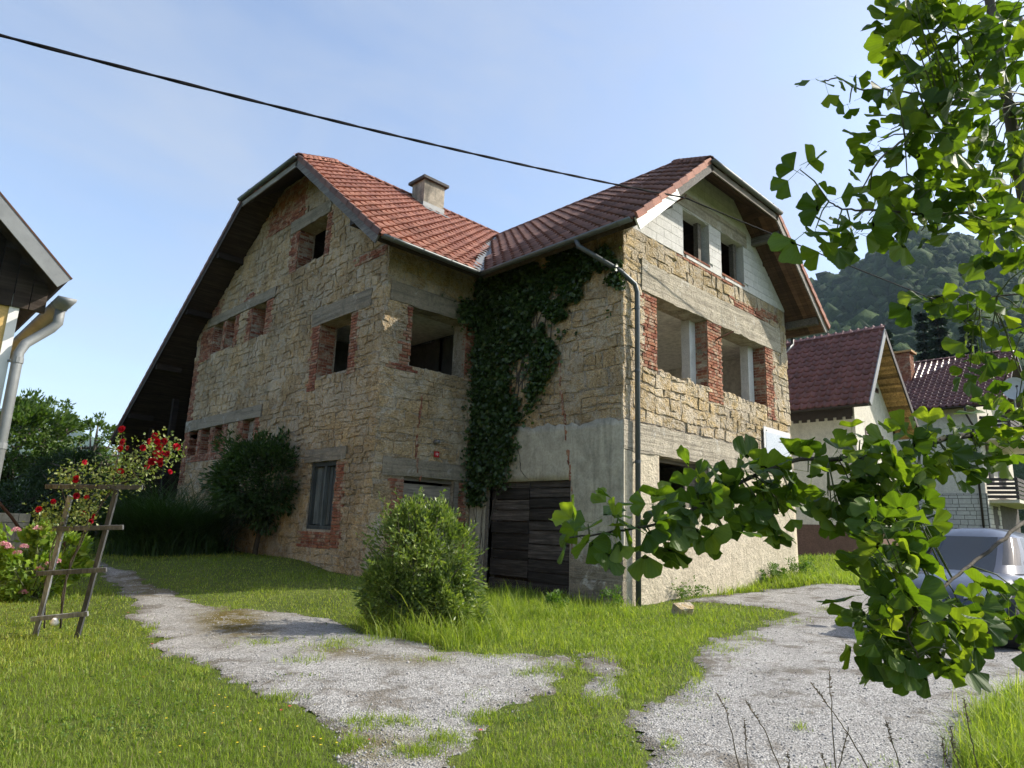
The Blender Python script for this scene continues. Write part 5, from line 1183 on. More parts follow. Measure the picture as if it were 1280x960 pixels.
# low block wall with iron handrail
wl_ = thing('garden_wall', 'low grey block wall with a bent brown handrail behind the hydrangea', 'wall', tuple(at(10, 720, 14)))
q0, q1 = at(-60, 700, 13.6), at(26, 700, 14.6)
P0, P1_ = Vector((q0.x, q0.y, gz(q0.x, q0.y) - .2)), Vector((q1.x, q1.y, gz(q1.x, q1.y) - .2)); topz = at(5, 641, 14.2).z
k = 0
z = P0.z
while z < topz - .05:
    L = (P1_ - P0).length; u = -.2 * (k % 2); d = (P1_ - P0).normalized(); d.z = 0
    while u < L:
        a, b = max(u, 0), min(u + .4, L); mb = MB(); mb.beam(P0 + d * (a + .006) + Vz * (z - P0.z + .1), P0 + d * (b - .006) + Vz * (z - P0.z + .1), .2, .188, Vz, random.random()); mb.build('block', M['plaster_c'], wl_); u += .4
    z += .2; k += 1
mb = MB(); mb.tube([at(-20, 608, 13.4), at(0, 630, 13.6), at(14, 646, 13.8), at(24, 660, 14), at(32, 663, 14), at(52, 664, 14.2), at(80, 660, 14.4), at(80, 720, 14.4)], .03, 8); mb.build('handrail', M['rust'], wl_, True)

# ---------------------------------------------------------------- trees beyond
def far_tree(name, label, pxc, pyc, dep, wpx, hpx, n, leaf, mat, group='trees beyond the garden', clumps=60, spread=.3, ratio=.55):
    c = at(pxc, pyc, dep); s = dep / FPX; g = gz(c.x, c.y); return plant_tree(name, label, (c.x, c.y, g), max(.6, c.z - g), .012 * dep * .5, tuple(c), (wpx / 2 * s, wpx / 2 * s, hpx / 2 * s), n, clumps, spread, leaf, mat, group, ratio, 22)
far_tree('orchard_tree', 'broad leafy green tree beyond the garden, left of the stone house', 22, 568, 24, 150, 130, 16000, .16, M['tree'], clumps=110, spread=.2)
far_tree('orchard_tree', 'slender airy tree with sparse feathery branches beside the overhanging roof', 118, 560, 30, 85, 78, 2600, .17, M['tree'], clumps=60, spread=.16)
far_tree('orchard_tree', 'tall thin tree rising above the dark hedge', 62, 540, 27, 60, 85, 2600, .16, M['tree'], clumps=50, spread=.18)
far_tree('dark_shrub', 'dark fluffy evergreen shrub behind the climbing rose', 88, 592, 20, 76, 62, 5000, .09, M['hedge'], None, 50, .3, .3)
far_tree('dark_shrub', 'dark green hedge mass under the orchard tree', 30, 628, 19, 150, 70, 9000, .10, M['hedge'], None, 70, .3, .5)
far_tree('dark_shrub', 'dense dark shrub at the corner of the barn roof', 128, 630, 21, 90, 80, 6000, .10, M['hedge'], None, 60, .3, .5)
far_tree('far_tree', 'rounded distant tree far beyond the garden hedge', 70, 590, 60, 70, 60, 3000, .4, M['tree'], None)
far_tree('far_tree', 'wide distant tree behind the airy slender tree', 150, 600, 70, 80, 60, 3000, .4, M['tree'], None)
def spruce(label, px, top, bot, dep, w, seed):
    a, b = at(px, top, dep), at(px, bot, dep); x, y = b.x, b.y; g = min(gz(x, y), b.z - .5); H = a.z - g; r = w / 2 * dep / FPX; root = thing('spruce_tree', label, 'tree', (x, y, g), 'spruces behind the white houses')
    mb = MB(); mb.tube([(x, y, g - .2), (x, y, g + H * .5), (x, y, g + H)], [.25, .15, .02], 7); mb.build('trunk', M['bark'], root)
    n = 9000; t = rng.random(n) ** .8; tier = np.floor(t * 22) / 22 + rng.random(n) * .018; an = rng.integers(0, 9, n) * (2 * np.pi / 9) + tier * 37 + rng.normal(0, .22, n); rr = r * (1 - tier) * rng.random(n) ** .5 * (.75 + .35 * np.sin(an * 3 + tier * 50))
    P = np.stack([x + rr * np.cos(an), y + rr * np.sin(an), g + H * (.06 + .94 * tier) - rr * .35 + rng.normal(0, .05, n)], -1); D = np.stack([np.cos(an), np.sin(an), np.full(n, -.35)], -1) + rng.normal(0, .3, (n, 3))
    o = link('crown', leaves(P, D, rng.uniform(.4, .8, n), M['spruce'], 'crown', .35), root); o['kind'] = 'stuff'
spruce('tall dark spruce rising behind the far house with the dish', 1188, 348, 560, 62, 62, 1); spruce('second dark spruce standing close behind the brick chimney', 1168, 372, 560, 70, 55, 2)
spruce('dark spruce with a pointed top between the two brown roofs', 1118, 398, 560, 66, 60, 3); spruce('dark spruce partly hidden by the ginkgo leaves', 1225, 360, 560, 75, 70, 4)

# ---------------------------------------------------------------- wooded mountain and far hill
def mat_forest(name, a, b, c):
    m, nt, bb, out = newmat(name); t = tint(nt); p = pos(nt)
    cc = ramp(nt, t, [(0, a), (.5, b), (1, c)]); f = noise(nt, p, .35, 4, .7); cc = mixc(nt, .8, cc, ramp(nt, f, [(.3, g3(.5)), (.65, g3(1.2))]), 'MULTIPLY')
    setc(nt, bb, cc); bb.inputs['Roughness'].default_value = .95; bb.inputs['Specular IOR Level'].default_value = .1; bump(nt, bb, f, 1.0, 1.5); return m
M['forest'] = mat_forest('beech_forest', (.014, .030, .011), (.026, .050, .016), (.044, .072, .022))
def ridge(name, label, sil, r0, r1, trees, tree_r, seed, mat, azpad=0):
    az = np.array([math.atan2(ray(a, b).y, ray(a, b).x) for a, b in sil]); el = np.array([ray(a, b).z / math.hypot(ray(a, b).x, ray(a, b).y) for a, b in sil]); od = np.argsort(az); az, el = az[od], el[od]
    na_, nr = 160, 70; A = np.linspace(az[0], az[-1], na_); R = np.linspace(r0, r1 * 1.35, nr)
    def hz(A_, R_):
        top = CAM.z + np.interp(A_, az, el) * r1; t = np.clip((R_ - r0) / (r1 - r0), 0, 1); back = np.clip((R_ - r1) / (r1 * .35), 0, 1)
        x, y = CAM.x + R_ * np.cos(A_), CAM.y + R_ * np.sin(A_); nz = fbm(x, y, 6 / r1, seed) - .5
        prof = t ** 1.15; return top * prof * (1 - .5 * back) + nz * .22 * top * np.sin(np.pi * np.clip(t, 0, 1)) - 1.5 * (1 - t)
    AA, RR = np.meshgrid(A, R, indexing='ij'); X, Y, Z = CAM.x + RR * np.cos(AA), CAM.y + RR * np.sin(AA), hz(AA, RR); V = np.stack([X, Y, Z], -1).reshape(-1, 3)
    i, j = np.meshgrid(np.arange(na_ - 1), np.arange(nr - 1), indexing='ij'); F = np.stack([i * nr + j, (i + 1) * nr + j, (i + 1) * nr + j + 1, i * nr + j + 1], -1).reshape(-1, 4)
    tag(link(name, fastmesh(name, V, F, rng.random(len(V)), mat, True)), None, None, kind='structure')
    if not trees: return
    a = rng.uniform(az[0], az[-1], trees); r = np.sqrt(rng.uniform(r0 ** 2, (r1 * 1.02) ** 2, trees)); z = hz(a, r); c = np.stack([CAM.x + r * np.cos(a), CAM.y + r * np.sin(a), z], -1)
    bm = bmesh.new(); bmesh.ops.create_icosphere(bm, subdivisions=1, radius=1); iv = np.array([v.co[:] for v in bm.verts]); fi = np.array([[v.index for v in f.verts] for f in bm.faces]); bm.free()
    sz = tree_r * rng.gamma(9, 1 / 9, trees); jit = rng.uniform(.5, 1.4, (trees, len(iv), 1)); V = iv[None] * jit * sz[:, None, None] * np.array([1, 1, 1.25]) + c[:, None, :] + np.array([0, 0, 1]) * (sz * .7)[:, None, None]
    F = (fi[None] + (np.arange(trees) * len(iv))[:, None, None]).reshape(-1, 3)
    tag(link('forest', fastmesh('forest', V.reshape(-1, 3), F, np.repeat(rng.random(trees), len(iv)), mat, True)), label, 'forest', kind='stuff')
ridge('mountain', 'dense deciduous forest covering the mountain behind the white houses', [(860, 470), (940, 440), (985, 405), (1020, 366), (1060, 348), (1100, 328), (1130, 306), (1160, 299), (1195, 304), (1230, 320), (1300, 340), (1400, 380), (1600, 470)], 170, 640, 20000, 4.1, 3, M['forest'])
ridge('far_hill', '', [(-160, 560), (-40, 520), (10, 508), (40, 514), (70, 540), (95, 536), (115, 545), (150, 570), (260, 590), (400, 610)], 1100, 2400, 0, 8, 8, M['forest'])
# ================================================================ neighbouring houses
M['cream'] = mat_plaster('cream_render', (.66, .62, .53), (.50, .46, .38), .3, 30, .2, .008); M['brownp'] = mat_plaster('brown_plinth', (.17, .105, .08), (.11, .07, .055), .4, 20, .2, .01)
M['larch'] = mat_wood('golden_larch_lining', (.36, .20, .075), (.52, .31, .13), 0, .6, .6); M['shutter'] = mat_simple('brown_shutter', (.085, .045, .032), .5, 0, .2)
M['dark_fascia'] = mat_simple('dark_brown_fascia', (.035, .024, .020), .6, 0, .3)
tm = tile_mesh(M['tile_maroon'], .28, .36, .085, .035, 12, .145)
def wb(name, a, b, mat, parent): mb = MB(); mb.box(a, b); return mb.build(name, mat, parent)
# ---- white house with the steep maroon roof
k = at(1074, 600, 24); X1, Y1 = k.x, k.y; GZ1 = gz(X1, Y1)
h1 = thing('white_house', 'white rendered house with steep maroon tiled roof and golden timber soffit', 'house', (X1, Y1, GZ1))
pk, le, re_ = on(1105, 412, 1, Y1 - .8), on(1086, 503, 1, Y1 - .8), on(1151, 545, 1, Y1 - .8)
XR, ZR = pk.x, pk.z; T1 = Pieces('tile', 'roof_tiling')
sl_, sr_ = (ZR - le.z) / (XR - le.x), (ZR - re_.z) / (re_.x - XR); xl, xr = X1, re_.x - .75
zl, zr_ = ZR - sl_ * (XR - xl) - .18, ZR - sr_ * (xr - XR) - .18
P1g = Plane((0, Y1, 0), (1, 0, 0), (0, -1, 0)); P1s = Plane((X1, 0, 0), (0, 1, 0), (-1, 0, 0)); zpl = at(1074, 657, 24).z
def w1(px, py): p = on(px, py, 1, Y1); return p.x, p.z
hs = []
for a, b in (((1081, 535), (1089, 566)), ((1097, 543), (1105, 561)), ((1093, 484), (1098, 492))): (xa, za), (xb, zb) = w1(*a), w1(*b); hs.append((xa, xb, zb, za))
gw, _ = wall_mesh('gable_wall', P1g, [(xl, -.5), (xr, -.5), (xr, zr_), (XR, ZR - .2), (xl, zl)], hs, .3, M['cream'], h1)
wall_mesh('side_wall', P1s, [(Y1 + .301, -.5), (Y1 + 11, -.5), (Y1 + 11, zl), (Y1 + .301, zl)], [], .3, M['cream'], h1)
wb('plinth', (X1 - .03, Y1 - .03, -.5), (xr + .03, Y1 + 11, zpl), M['brownp'], h1)
for h in hs:
    fr = MB()
    for a in ((h[0], h[0] + .06, h[2], h[3]), (h[1] - .06, h[1], h[2], h[3]), (h[0] + .06, h[1] - .06, h[2], h[2] + .05), (h[0] + .06, h[1] - .06, h[3] - .05, h[3])): board(fr, P1g, *a, -.12, .02)
    wo_ = fr.build('window', M['shutter'], h1); nsl = 9; st = (h[3] - h[2] - .1) / nsl
    for i in range(nsl):
        mb = MB(); z = h[2] + .05 + i * st; mb.prism([P1g.p(h[0] + .06, z, 0), P1g.p(h[1] - .06, z, 0), P1g.p(h[1] - .06, z + st * .85, -.05), P1g.p(h[0] + .06, z + st * .85, -.05)], (0, .012, 0), random.random()); mb.build('slat', M['shutter'], wo_)
yb = Y1 + 11.5
rl = deck('roof', [(le.x, Y1 - .8, le.z), (XR, Y1 - .8, ZR), (XR, yb, ZR), (le.x, yb, le.z)], .16, M['dark_fascia'], h1); rr_ = deck('roof', [(re_.x, Y1 - .8, re_.z), (XR, Y1 - .8, ZR), (XR, yb, ZR), (re_.x, yb, re_.z)], .16, M['dark_fascia'], h1)
Roof((le.x, 0, le.z), (0, 1, 0), (1, 0, sl_)).tiles([(le.x - .02, Y1 - .82, le.z - .03), (XR, Y1 - .82, ZR), (XR, Y1 + 8, ZR), (le.x - .02, Y1 + 8, le.z - .03)], tm, rl, T1, w=.28, e=.30)
T1.flush()
caps((Vector((XR, Y1 - .8, ZR + .05)), Vector((XR, Y1 + 8, ZR + .05))), M['tile_maroon'], rl, None, .10, .36)
nr_ = Vector((-sr_, 0, -1)).normalized()
nb = 16; Ls = math.hypot(re_.x - XR, ZR - re_.z)
for i in range(int(Ls / .11)):                                   # timber lining under the right-hand overhang
    t0, t1 = i * .11 / Ls, (i * .11 + .103) / Ls; mb = MB(); A, B = Vector((XR, 0, ZR)), Vector((re_.x, 0, re_.z)); a, b = A.lerp(B, t0), A.lerp(B, t1)
    mb.prism([Vector((a.x, Y1 - .79, a.z)) + nr_ * .165, Vector((b.x, Y1 - .79, b.z)) + nr_ * .165, Vector((b.x, Y1 + .02, b.z)) + nr_ * .165, Vector((a.x, Y1 + .02, a.z)) + nr_ * .165], nr_ * .015, random.random()); mb.build('soffit_board', M['larch'], rr_)
verge('verge_trim', (le.x, Y1 - .8, le.z), pk, M['zinc'], rl, .04, .22, -.06, .5, (0, -.025, 0)); verge('verge_trim', (re_.x, Y1 - .8, re_.z), pk, M['dark_fascia'], rr_, .04, .2, -.07, .5, (0, -.025, 0))
gutter('gutter', (le.x - .07, Y1 - .8, le.z - .05), (le.x - .07, yb, le.z - .05), M['dark_fascia'], h1, .06)
mb = MB(); y = Y1 + .1; zt = at(1060, 522, 24.3).z
mb.box((X1 - .05, Y1 + .05, zt + .10), (X1 - .02, Y1 + 10, zl))
while y < Y1 + 9.5: mb.box((X1 - .048, y, zt), (X1 - .022, y + .2, zt + .1)); y += .32
mb.build('eaves_shade_band', M['dark_fascia'], h1)  # dark toothed band modelled in place of the fascia's scalloped shadow
# ---- house with balconies
k = at(1228, 580, 32); X2, Y2 = k.x, k.y; GZ2 = gz(X2, Y2)
h2 = thing('balcony_house', 'white house with maroon roof, stone-clad base and dark timber balconies', 'house', (X2, Y2, GZ2))
P2s = Plane((X2, 0, 0), (0, 1, 0), (-1, 0, 0)); P2f = Plane((0, Y2, 0), (1, 0, 0), (0, -1, 0)); e2 = on(1142, 512, 0, X2 - .7); ze2 = e2.z; rg = on(1128, 457, 0, X2 + 3.6); zr2 = rg.z; s2 = (zr2 - ze2) / 4.3
zst = at(1210, 617, 32.3).z
wall_mesh('side_wall', P2s, [(Y2 + .301, -.5), (Y2 + 9, -.5), (Y2 + 9, ze2 + .4), (Y2 + .301, ze2 + .4)], [], .3, M['cream'], h2)
dz = at(1245, 625, 32); f2h = [(X2 + 1.2, X2 + 1.9, dz.z - 2.2, dz.z - .2), (X2 + 2.6, X2 + 5.2, dz.z - 2.2, dz.z - .3), (X2 + 1.0, X2 + 2.2, dz.z + .8, dz.z + 2.9), (X2 + 3.2, X2 + 5.0, dz.z + .8, dz.z + 2.9)]
wall_mesh('front_wall', P2f, [(X2, -.5), (X2 + 7.2, -.5), (X2 + 7.2, ze2 + .4), (X2 + 3.6, zr2 - .2), (X2, ze2 + .4)], f2h, .3, M['cream'], h2)
for h in f2h:
    mb = MB(); board(mb, P2f, h[0], h[1], h[2], h[3], -.2, -.14); mb.build('shutter', M['dark_fascia'], h2)
SC = Pieces('stone', 'stone_cladding'); M['clad'] = mat_simple('white_cladding_stone', (.50, .48, .43), .85, 0, .2, 8, .5, .02)
wb('grout', (X2 - .02, Y2 - .02, -.5), (X2 + 7.2, Y2 + 8, zst), M['dark_interior'], h2).name = 'cladding_bed'
rsx = random.Random(9)
for pl_, u0, u1 in ((P2s, Y2, Y2 + 4.5), (P2f, X2, X2 + 2.6)):
    z = gz(X2, Y2)
    while z < zst - .02:
        hh = min(rsx.choice((.16, .2, .26)), zst - z); u = u0
        while u < u1:
            w = min(rsx.uniform(.25, .6), u1 - u); mb = MB()
            if w > .05 and not (pl_ is P2f and any(h[0] - .1 < u + w / 2 < h[1] + .1 and h[2] < z + hh / 2 < h[3] for h in f2h)):
                mb.prism([(-w / 2 + .012, 0, -hh / 2 + .012), (w / 2 - .012, 0, -hh / 2 + .012), (w / 2 - .012, 0, hh / 2 - .012), (-w / 2 + .012, 0, hh / 2 - .012)], (0, -.03, 0), rsx.random()); SC.add(mb.mesh('stone', M['clad']), pl_.mat(u + w / 2, z + hh / 2, .021), h2, .2)
            u += w
        z += hh
SC.flush()
r2 = deck('roof', [(X2 - .7, Y2 - 1.3, ze2), (X2 + 3.6, Y2 - 1.3, zr2), (X2 + 3.6, Y2 + 9.5, zr2), (X2 - .7, Y2 + 9.5, ze2)], .16, M['dark_fascia'], h2); r2b = deck('roof', [(X2 + 7.9, Y2 - 1.3, ze2), (X2 + 3.6, Y2 - 1.3, zr2), (X2 + 3.6, Y2 + 9.5, zr2), (X2 + 7.9, Y2 + 9.5, ze2)], .16, M['dark_fascia'], h2)
T2 = Pieces('tile', 'roof_tiling'); Roof((X2 - .7, 0, ze2), (0, 1, 0), (1, 0, s2)).tiles([(X2 - .72, Y2 - 1.32, ze2 - .03), (X2 + 3.6, Y2 - 1.32, zr2), (X2 + 3.6, Y2 + 8, zr2), (X2 - .72, Y2 + 8, ze2 - .03)], tm, r2, T2, w=.28, e=.32); T2.flush()
caps((Vector((X2 + 3.6, Y2 - 1.3, zr2 + .05)), Vector((X2 + 3.6, Y2 + 9, zr2 + .05))), M['tile_maroon'], r2, None, .10, .36)
gutter('gutter', (X2 - .78, Y2 - 1.3, ze2 - .05), (X2 - .78, Y2 + 9, ze2 - .05), M['dark_fascia'], h2, .06)
mb = MB(); mb.tube([(X2 - .78, Y2 + .3, ze2 - .1), (X2 - .74, Y2 + .3, ze2 - .4), (X2 - .1, Y2 + .2, ze2 - .9), (X2 - .1, Y2 + .2, 0)], .05, 8); mb.build('downpipe', M['dark_fascia'], h2, True)
for zf in (dz.z, dz.z + 2.95):                                    # balconies with board railings
    bal = wb('balcony', (X2 + .4, Y2 - 1.2, zf - .15), (X2 + 7.0, Y2 - .01, zf), M['cream'], h2)
    for i in range(5): mb = MB(); mb.beam((X2 + .4, Y2 - 1.2, zf + .12 + i * .2), (X2 + 7, Y2 - 1.2, zf + .12 + i * .2), .03, .14, Vz, random.random()); mb.build('rail_board', M['dark_fascia'], bal)
    for i in range(5): mb = MB(); mb.beam((X2 + .1, Y2 - .05 - 1.1 * 0, zf + .12 + i * .2), (X2 + .4, Y2 - 1.2, zf + .12 + i * .2), .03, .14, Vz, random.random()); mb.build('rail_board', M['dark_fascia'], bal)
    for x in (X2 + .42, X2 + 2.6, X2 + 4.8, X2 + 6.9): mb = MB(); mb.beam((x, Y2 - 1.16, zf), (x, Y2 - 1.16, zf + 1.05), .06, .06, (1, 0, 0)); mb.build('post', M['dark_fascia'], bal)
cc_ = on(1130, 445, 0, X2 + 2.2); cb = wb('chimney', (cc_.x - .35, cc_.y - .35, cc_.z - 2.2), (cc_.x + .35, cc_.y + .35, cc_.z + .1), M['brick'], h2)
T3 = Pieces('brick', 'brickwork')
for pl_, u0 in ((Plane((cc_.x - .35, 0, 0), (0, 1, 0), (-1, 0, 0)), cc_.y - .35), (Plane((0, cc_.y - .35, 0), (1, 0, 0), (0, -1, 0)), cc_.x - .35)): brickwork(pl_, u0, u0 + .7, cc_.z - 1.2, cc_.z + .09, cb, T3, bricks, (0, 0), .06, .01)
T3.flush(); wb('cap', (cc_.x - .5, cc_.y - .5, cc_.z + .101), (cc_.x + .5, cc_.y + .5, cc_.z + .2), M['larch'], cb)
# satellite dish on its arm
dc = at(1268, 486, 30); dish = thing('satellite_dish', 'grey satellite dish on the balcony of the far house', 'dish', tuple(dc)); V, F = [], []; face = (-FWD + RIGHT * -.5 + Vector((0, 0, .25))).normalized(); q = face.to_track_quat('Z', 'Y').to_matrix()
for i in range(7):
    for j in range(24): r_ = .48 * i / 6; a = 2 * math.pi * j / 24; V.append(dc + q @ Vector((r_ * math.cos(a), r_ * 1.05 * math.sin(a), .10 * (r_ / .48) ** 2)))
F = [(i * 24 + j, i * 24 + (j + 1) % 24, (i + 1) * 24 + (j + 1) % 24, (i + 1) * 24 + j) for i in range(1, 6) for j in range(24)] + [(0, 24 + j, 24 + (j + 1) % 24) for j in range(24)]
mb = MB(); mb.add(V, F); mb.build('reflector', mat_simple('pale_grey_dish', (.42, .43, .44), .5, .1, .08), dish, True)
mb = MB(); mb.tube([dc + q @ Vector((0, -.5, .1)), dc + q @ Vector((0, -.2, .5)), dc + q @ Vector((0, 0, .52))], .018, 6); mb.tube([dc + q @ Vector((0, 0, .46)), dc + q @ Vector((0, 0, .56))], .05, 8); mb.build('feed_arm', M['black'], dish)
mb = MB(); mb.tube([dc, dc - face * .25, dc - face * .25 - Vector((0, 0, 1.0))], .03, 8); mb.build('mast', M['zinc'], dish)

# ---- corner of the yellow house at the left edge
k = at(19, 400, 6); X3, Y3 = k.x, k.y; h3 = thing('yellow_house', 'corner of a yellow rendered house with dark boarded gable and zinc gutter', 'house', (X3, Y3, gz(X3, Y3)))
M['ochre'] = mat_plaster('yellow_render', (.62, .42, .16), (.50, .34, .14), .3, 30, .2, .006)
ev = on(85, 352, 1, Y3 - .35); tp_ = on(0, 250, 1, Y3 - .35); s3 = (tp_.z - ev.z) / (ev.x - tp_.x); xc = ev.x - 4.2
zt3 = on(10, 366, 1, Y3).z
wb('wall', (xc - 3.5, Y3, -.5), (X3, Y3 + 8, zt3), M['ochre'], h3); wb('corner_strip', (X3 - .06, Y3 - .015, -.5), (X3 + .012, Y3 + .2, zt3 - .002), M['wood_white'], h3)
i = 0; xx = xc - 3
while xx < X3 + .15:                                              # dark vertical boards of the gable
    z1_ = ev.z + s3 * (ev.x - abs(xx - xc) - xc) - .15 if xx < xc else ev.z + s3 * (ev.x - xx) - .16
    mb = MB(); mb.box((xx, Y3 - .04 + random.uniform(0, .008), zt3 - .12), (xx + .118, Y3 + .02, max(zt3, z1_)), random.random()); mb.build('gable_board', M['wood_dark'], h3); xx += .125
r3 = deck('roof', [(ev.x, Y3 - .35, ev.z), (xc, Y3 - .35, ev.z + s3 * 4.2), (xc, Y3 + 8.4, ev.z + s3 * 4.2), (ev.x, Y3 + 8.4, ev.z)], .07, M['wood_dark'], h3); deck('roof', [(xc - 4.2, Y3 - .35, ev.z), (xc, Y3 - .35, ev.z + s3 * 4.2), (xc, Y3 + 8.4, ev.z + s3 * 4.2), (xc - 4.2, Y3 + 8.4, ev.z)], .07, M['wood_dark'], h3)
M['galv'] = mat_simple('galvanised_trim', (.19, .20, .20), .6, .25, .2, 9, .1); verge('verge_trim', (ev.x, Y3 - .35, ev.z), (xc, Y3 - .35, ev.z + s3 * 4.2), M['galv'], r3, .02, .13, -.04, .5, (0, -.012, 0))
verge('rust_edge', (ev.x, Y3 - .35, ev.z), (xc, Y3 - .35, ev.z + s3 * 4.2), M['rust'], r3, .03, .014, .032, .5, (0, -.012, 0))
gutter('gutter', (ev.x + .03, Y3 - .3, ev.z - .13), (ev.x + .03, Y3 + 8, ev.z - .16), M['galv'], h3, .075)
mb = MB(); gx_ = ev.x + .03; mb.tube([(gx_, Y3 - .05, ev.z - .18), (gx_, Y3 - .05, ev.z - .32), (gx_ - .04, Y3 - .03, ev.z - .38), (X3 + .1, Y3 - .06, ev.z - .56), (X3 + .06, Y3 - .08, ev.z - .66), (X3 + .06, Y3 - .08, 0)], .042, 12); dp3 = mb.build('downpipe', M['galv'], h3, True)
for z in (ev.z - .75, ev.z - 1.5, ev.z - 2.3):
    mb = MB(); mb.tube([(X3 + .06, Y3 - .08, z), (X3 + .06, Y3 - .08, z + .05)], .048, 12); mb.beam((X3 + .06, Y3 - .08, z + .02), (X3 + .0, Y3 + .0, z + .02), .02, .02); mb.build('pipe_clip', M['galv'], dp3)

# ================================================================ cables
def cable(name, label, p, q, sag, r, n=60, strands=2):
    root = thing(name, label, 'cable', tuple(p)); p, q = Vector(p), Vector(q)
    for s in range(strands):
        mb = MB(); pts = []
        for i in range(n * 3 + 1):
            t = i / (n * 3); c = p.lerp(q, t) - Vector((0, 0, sag * 4 * t * (1 - t))); a = t * (q - p).length * 5 + s * math.pi
            pts.append(c + (RIGHT * math.cos(a) + Vz * math.sin(a)) * r * .55 if strands > 1 else c)
        mb.tube(pts, r, 6); mb.build('strand', M['cable'], root, True)
bk = on(856, 247, 1, -.93); lf = at(-120, 12, 6.2)
cable('overhead_cable', 'thick twisted black cable running over the roof to the white gable', bk + (lf - bk) * 2.2 + Vector((0, 0, 1.265)), bk, .58, .014, 110)
cable('service_cable', 'thin black cable from the white gable past the mountain', bk, at(1420, 462, 34), .25, .016, 60, 1)
mb = MB(); mb.tube([bk + Vector((0, 1.0, -.12)), bk, bk + Vector((0, -.03, .06))], .018, 6); mb.build('cable_hook', M['rust'], house)
# ================================================================ car
def mat_paint(name, c):
    m, nt, b, out = newmat(name); setc(nt, b, c); b.inputs['Metallic'].default_value = .2; b.inputs['Roughness'].default_value = .32
    b.inputs['Coat Weight'].default_value = .5; b.inputs['Coat Roughness'].default_value = .04
    p = pos(nt); d = ramp(nt, noise(nt, p, 7, 5, .6), [(.4, g3(.28)), (.7, g3(.40))]); nt.links.new(d, b.inputs['Roughness']); return m
def mat_glass(name, c=(.015, .02, .025)):
    m, nt, b, out = newmat(name); setc(nt, b, c); b.inputs['Roughness'].default_value = .03; b.inputs['Specular IOR Level'].default_value = .5; return m
M['paint'] = mat_paint('blue_grey_paint', (.030, .040, .065)); M['glass'] = mat_glass('tinted_glass'); M['trim'] = mat_simple('black_trim', (.018, .018, .02), .45, 0, .2, 20, .05); M['alloy'] = mat_simple('alloy_rim', (.45, .46, .47), .35, .8, .1, 20, .02)
M['lamp'] = mat_glass('clear_lamp', (.35, .37, .40)); M['redlamp'] = mat_glass('red_lamp', (.25, .01, .012))
fr0 = onground(1168, 808); hd = (-Vector((FWD.x, FWD.y, 0)).normalized() * math.cos(math.radians(-50)) + Vector((RIGHT.x, RIGHT.y, 0)).normalized() * math.sin(math.radians(-50))); cc0 = fr0 - hd * 1.98; cc0.z = gz(cc0.x, cc0.y) + .02
car = thing('parked_car', 'dark blue-grey hatchback parked on the gravel yard behind the ginkgo branches', 'car', tuple(cc0)); sdv = Vector((-hd.y, hd.x, 0))
def cw(x, y, z): return cc0 + hd * x + sdv * y + Vector((0, 0, z * (1 if z < .65 else 1 + .10 * min(1, (z - .65) / .8))))
st = [(-2.02, .60, .34, .60), (-2.0, .72, .26, .80), (-1.93, .80, .2, .98), (-1.7, .85, .2, 1.0), (-1.2, .875, .2, .985), (-.5, .885, .2, .965), (.2, .885, .2, .95), (.75, .88, .2, .935), (1.1, .87, .2, .90), (1.45, .85, .2, .83), (1.72, .81, .2, .75), (1.90, .74, .21, .66), (1.98, .64, .25, .56), (2.01, .55, .32, .48)]
prof = [(0, 0), (.80, 0), (.95, .08), (.99, .28), (1.0, .48), (.985, .66), (.965, .82), (.90, .95), (.72, 1.01), (.35, 1.03), (0, 1.035)]
V, F = [], []; k = len(prof); ring = 2 * k - 2
for x, hw, z0, z1 in st:
    half = [(p * hw, z0 + q * (z1 - z0)) for p, q in prof]; full = half + [(-a, b) for a, b in half[-2:0:-1]]; V += [cw(x, a, b) for a, b in full]
for i in range(len(st) - 1):
    for j in range(ring): F.append((i * ring + j, i * ring + (j + 1) % ring, (i + 1) * ring + (j + 1) % ring, (i + 1) * ring + j))
F += [tuple(range(ring)), tuple((len(st) - 1) * ring + j for j in range(ring))]
mb = MB(); mb.add(V, F); body = mb.build('body', M['paint'], car, True); ss = body.modifiers.new('sub', 'SUBSURF'); ss.levels = 1; ss.render_levels = 2
lev = [(.915, -1.90, 1.02, .79), (1.02, -1.86, .80, .765), (1.2, -1.74, .46, .70), (1.36, -1.55, .16, .62), (1.43, -1.36, -.06, .54), (1.465, -1.1, -.35, .38)]; n = 40; RG = []
for z, x0, x1, hw in lev:
    r = []
    for j in range(n):
        a = 2 * math.pi * (j + .5) / n; e = .42 if z < 1.4 else .6; cx, cy = math.copysign(abs(math.cos(a)) ** e, math.cos(a)), math.copysign(abs(math.sin(a)) ** e, math.sin(a)); r.append(cw((x0 + x1) / 2 + cx * (x1 - x0) / 2, cy * hw, z + (.02 * math.cos(a * 2) if z > 1.4 else 0)))
    RG.append(r)
groups = {}
for j in range(n):
    a = 2 * math.pi * (j + 1) / n; c_, s_ = math.cos(a), math.sin(a)
    if abs(s_) < .36: g_ = 'windshield' if c_ > 0 else 'rear_window'
    elif abs(c_) < .25 or (.34 < abs(c_) < .82): g_ = 'side_window_' + ('a' if s_ > 0 else 'b') + ('f' if c_ > 0 else 'r')
    else: g_ = 'pillar'
    for i in range(len(lev) - 1): groups.setdefault('roof' if i >= 3 else ('pillar' if i == 0 and g_ != 'windshield' else g_), []).append((RG[i][j], RG[i][(j + 1) % n], RG[i + 1][(j + 1) % n], RG[i + 1][j]))
groups['roof'].append(tuple(RG[-1]))
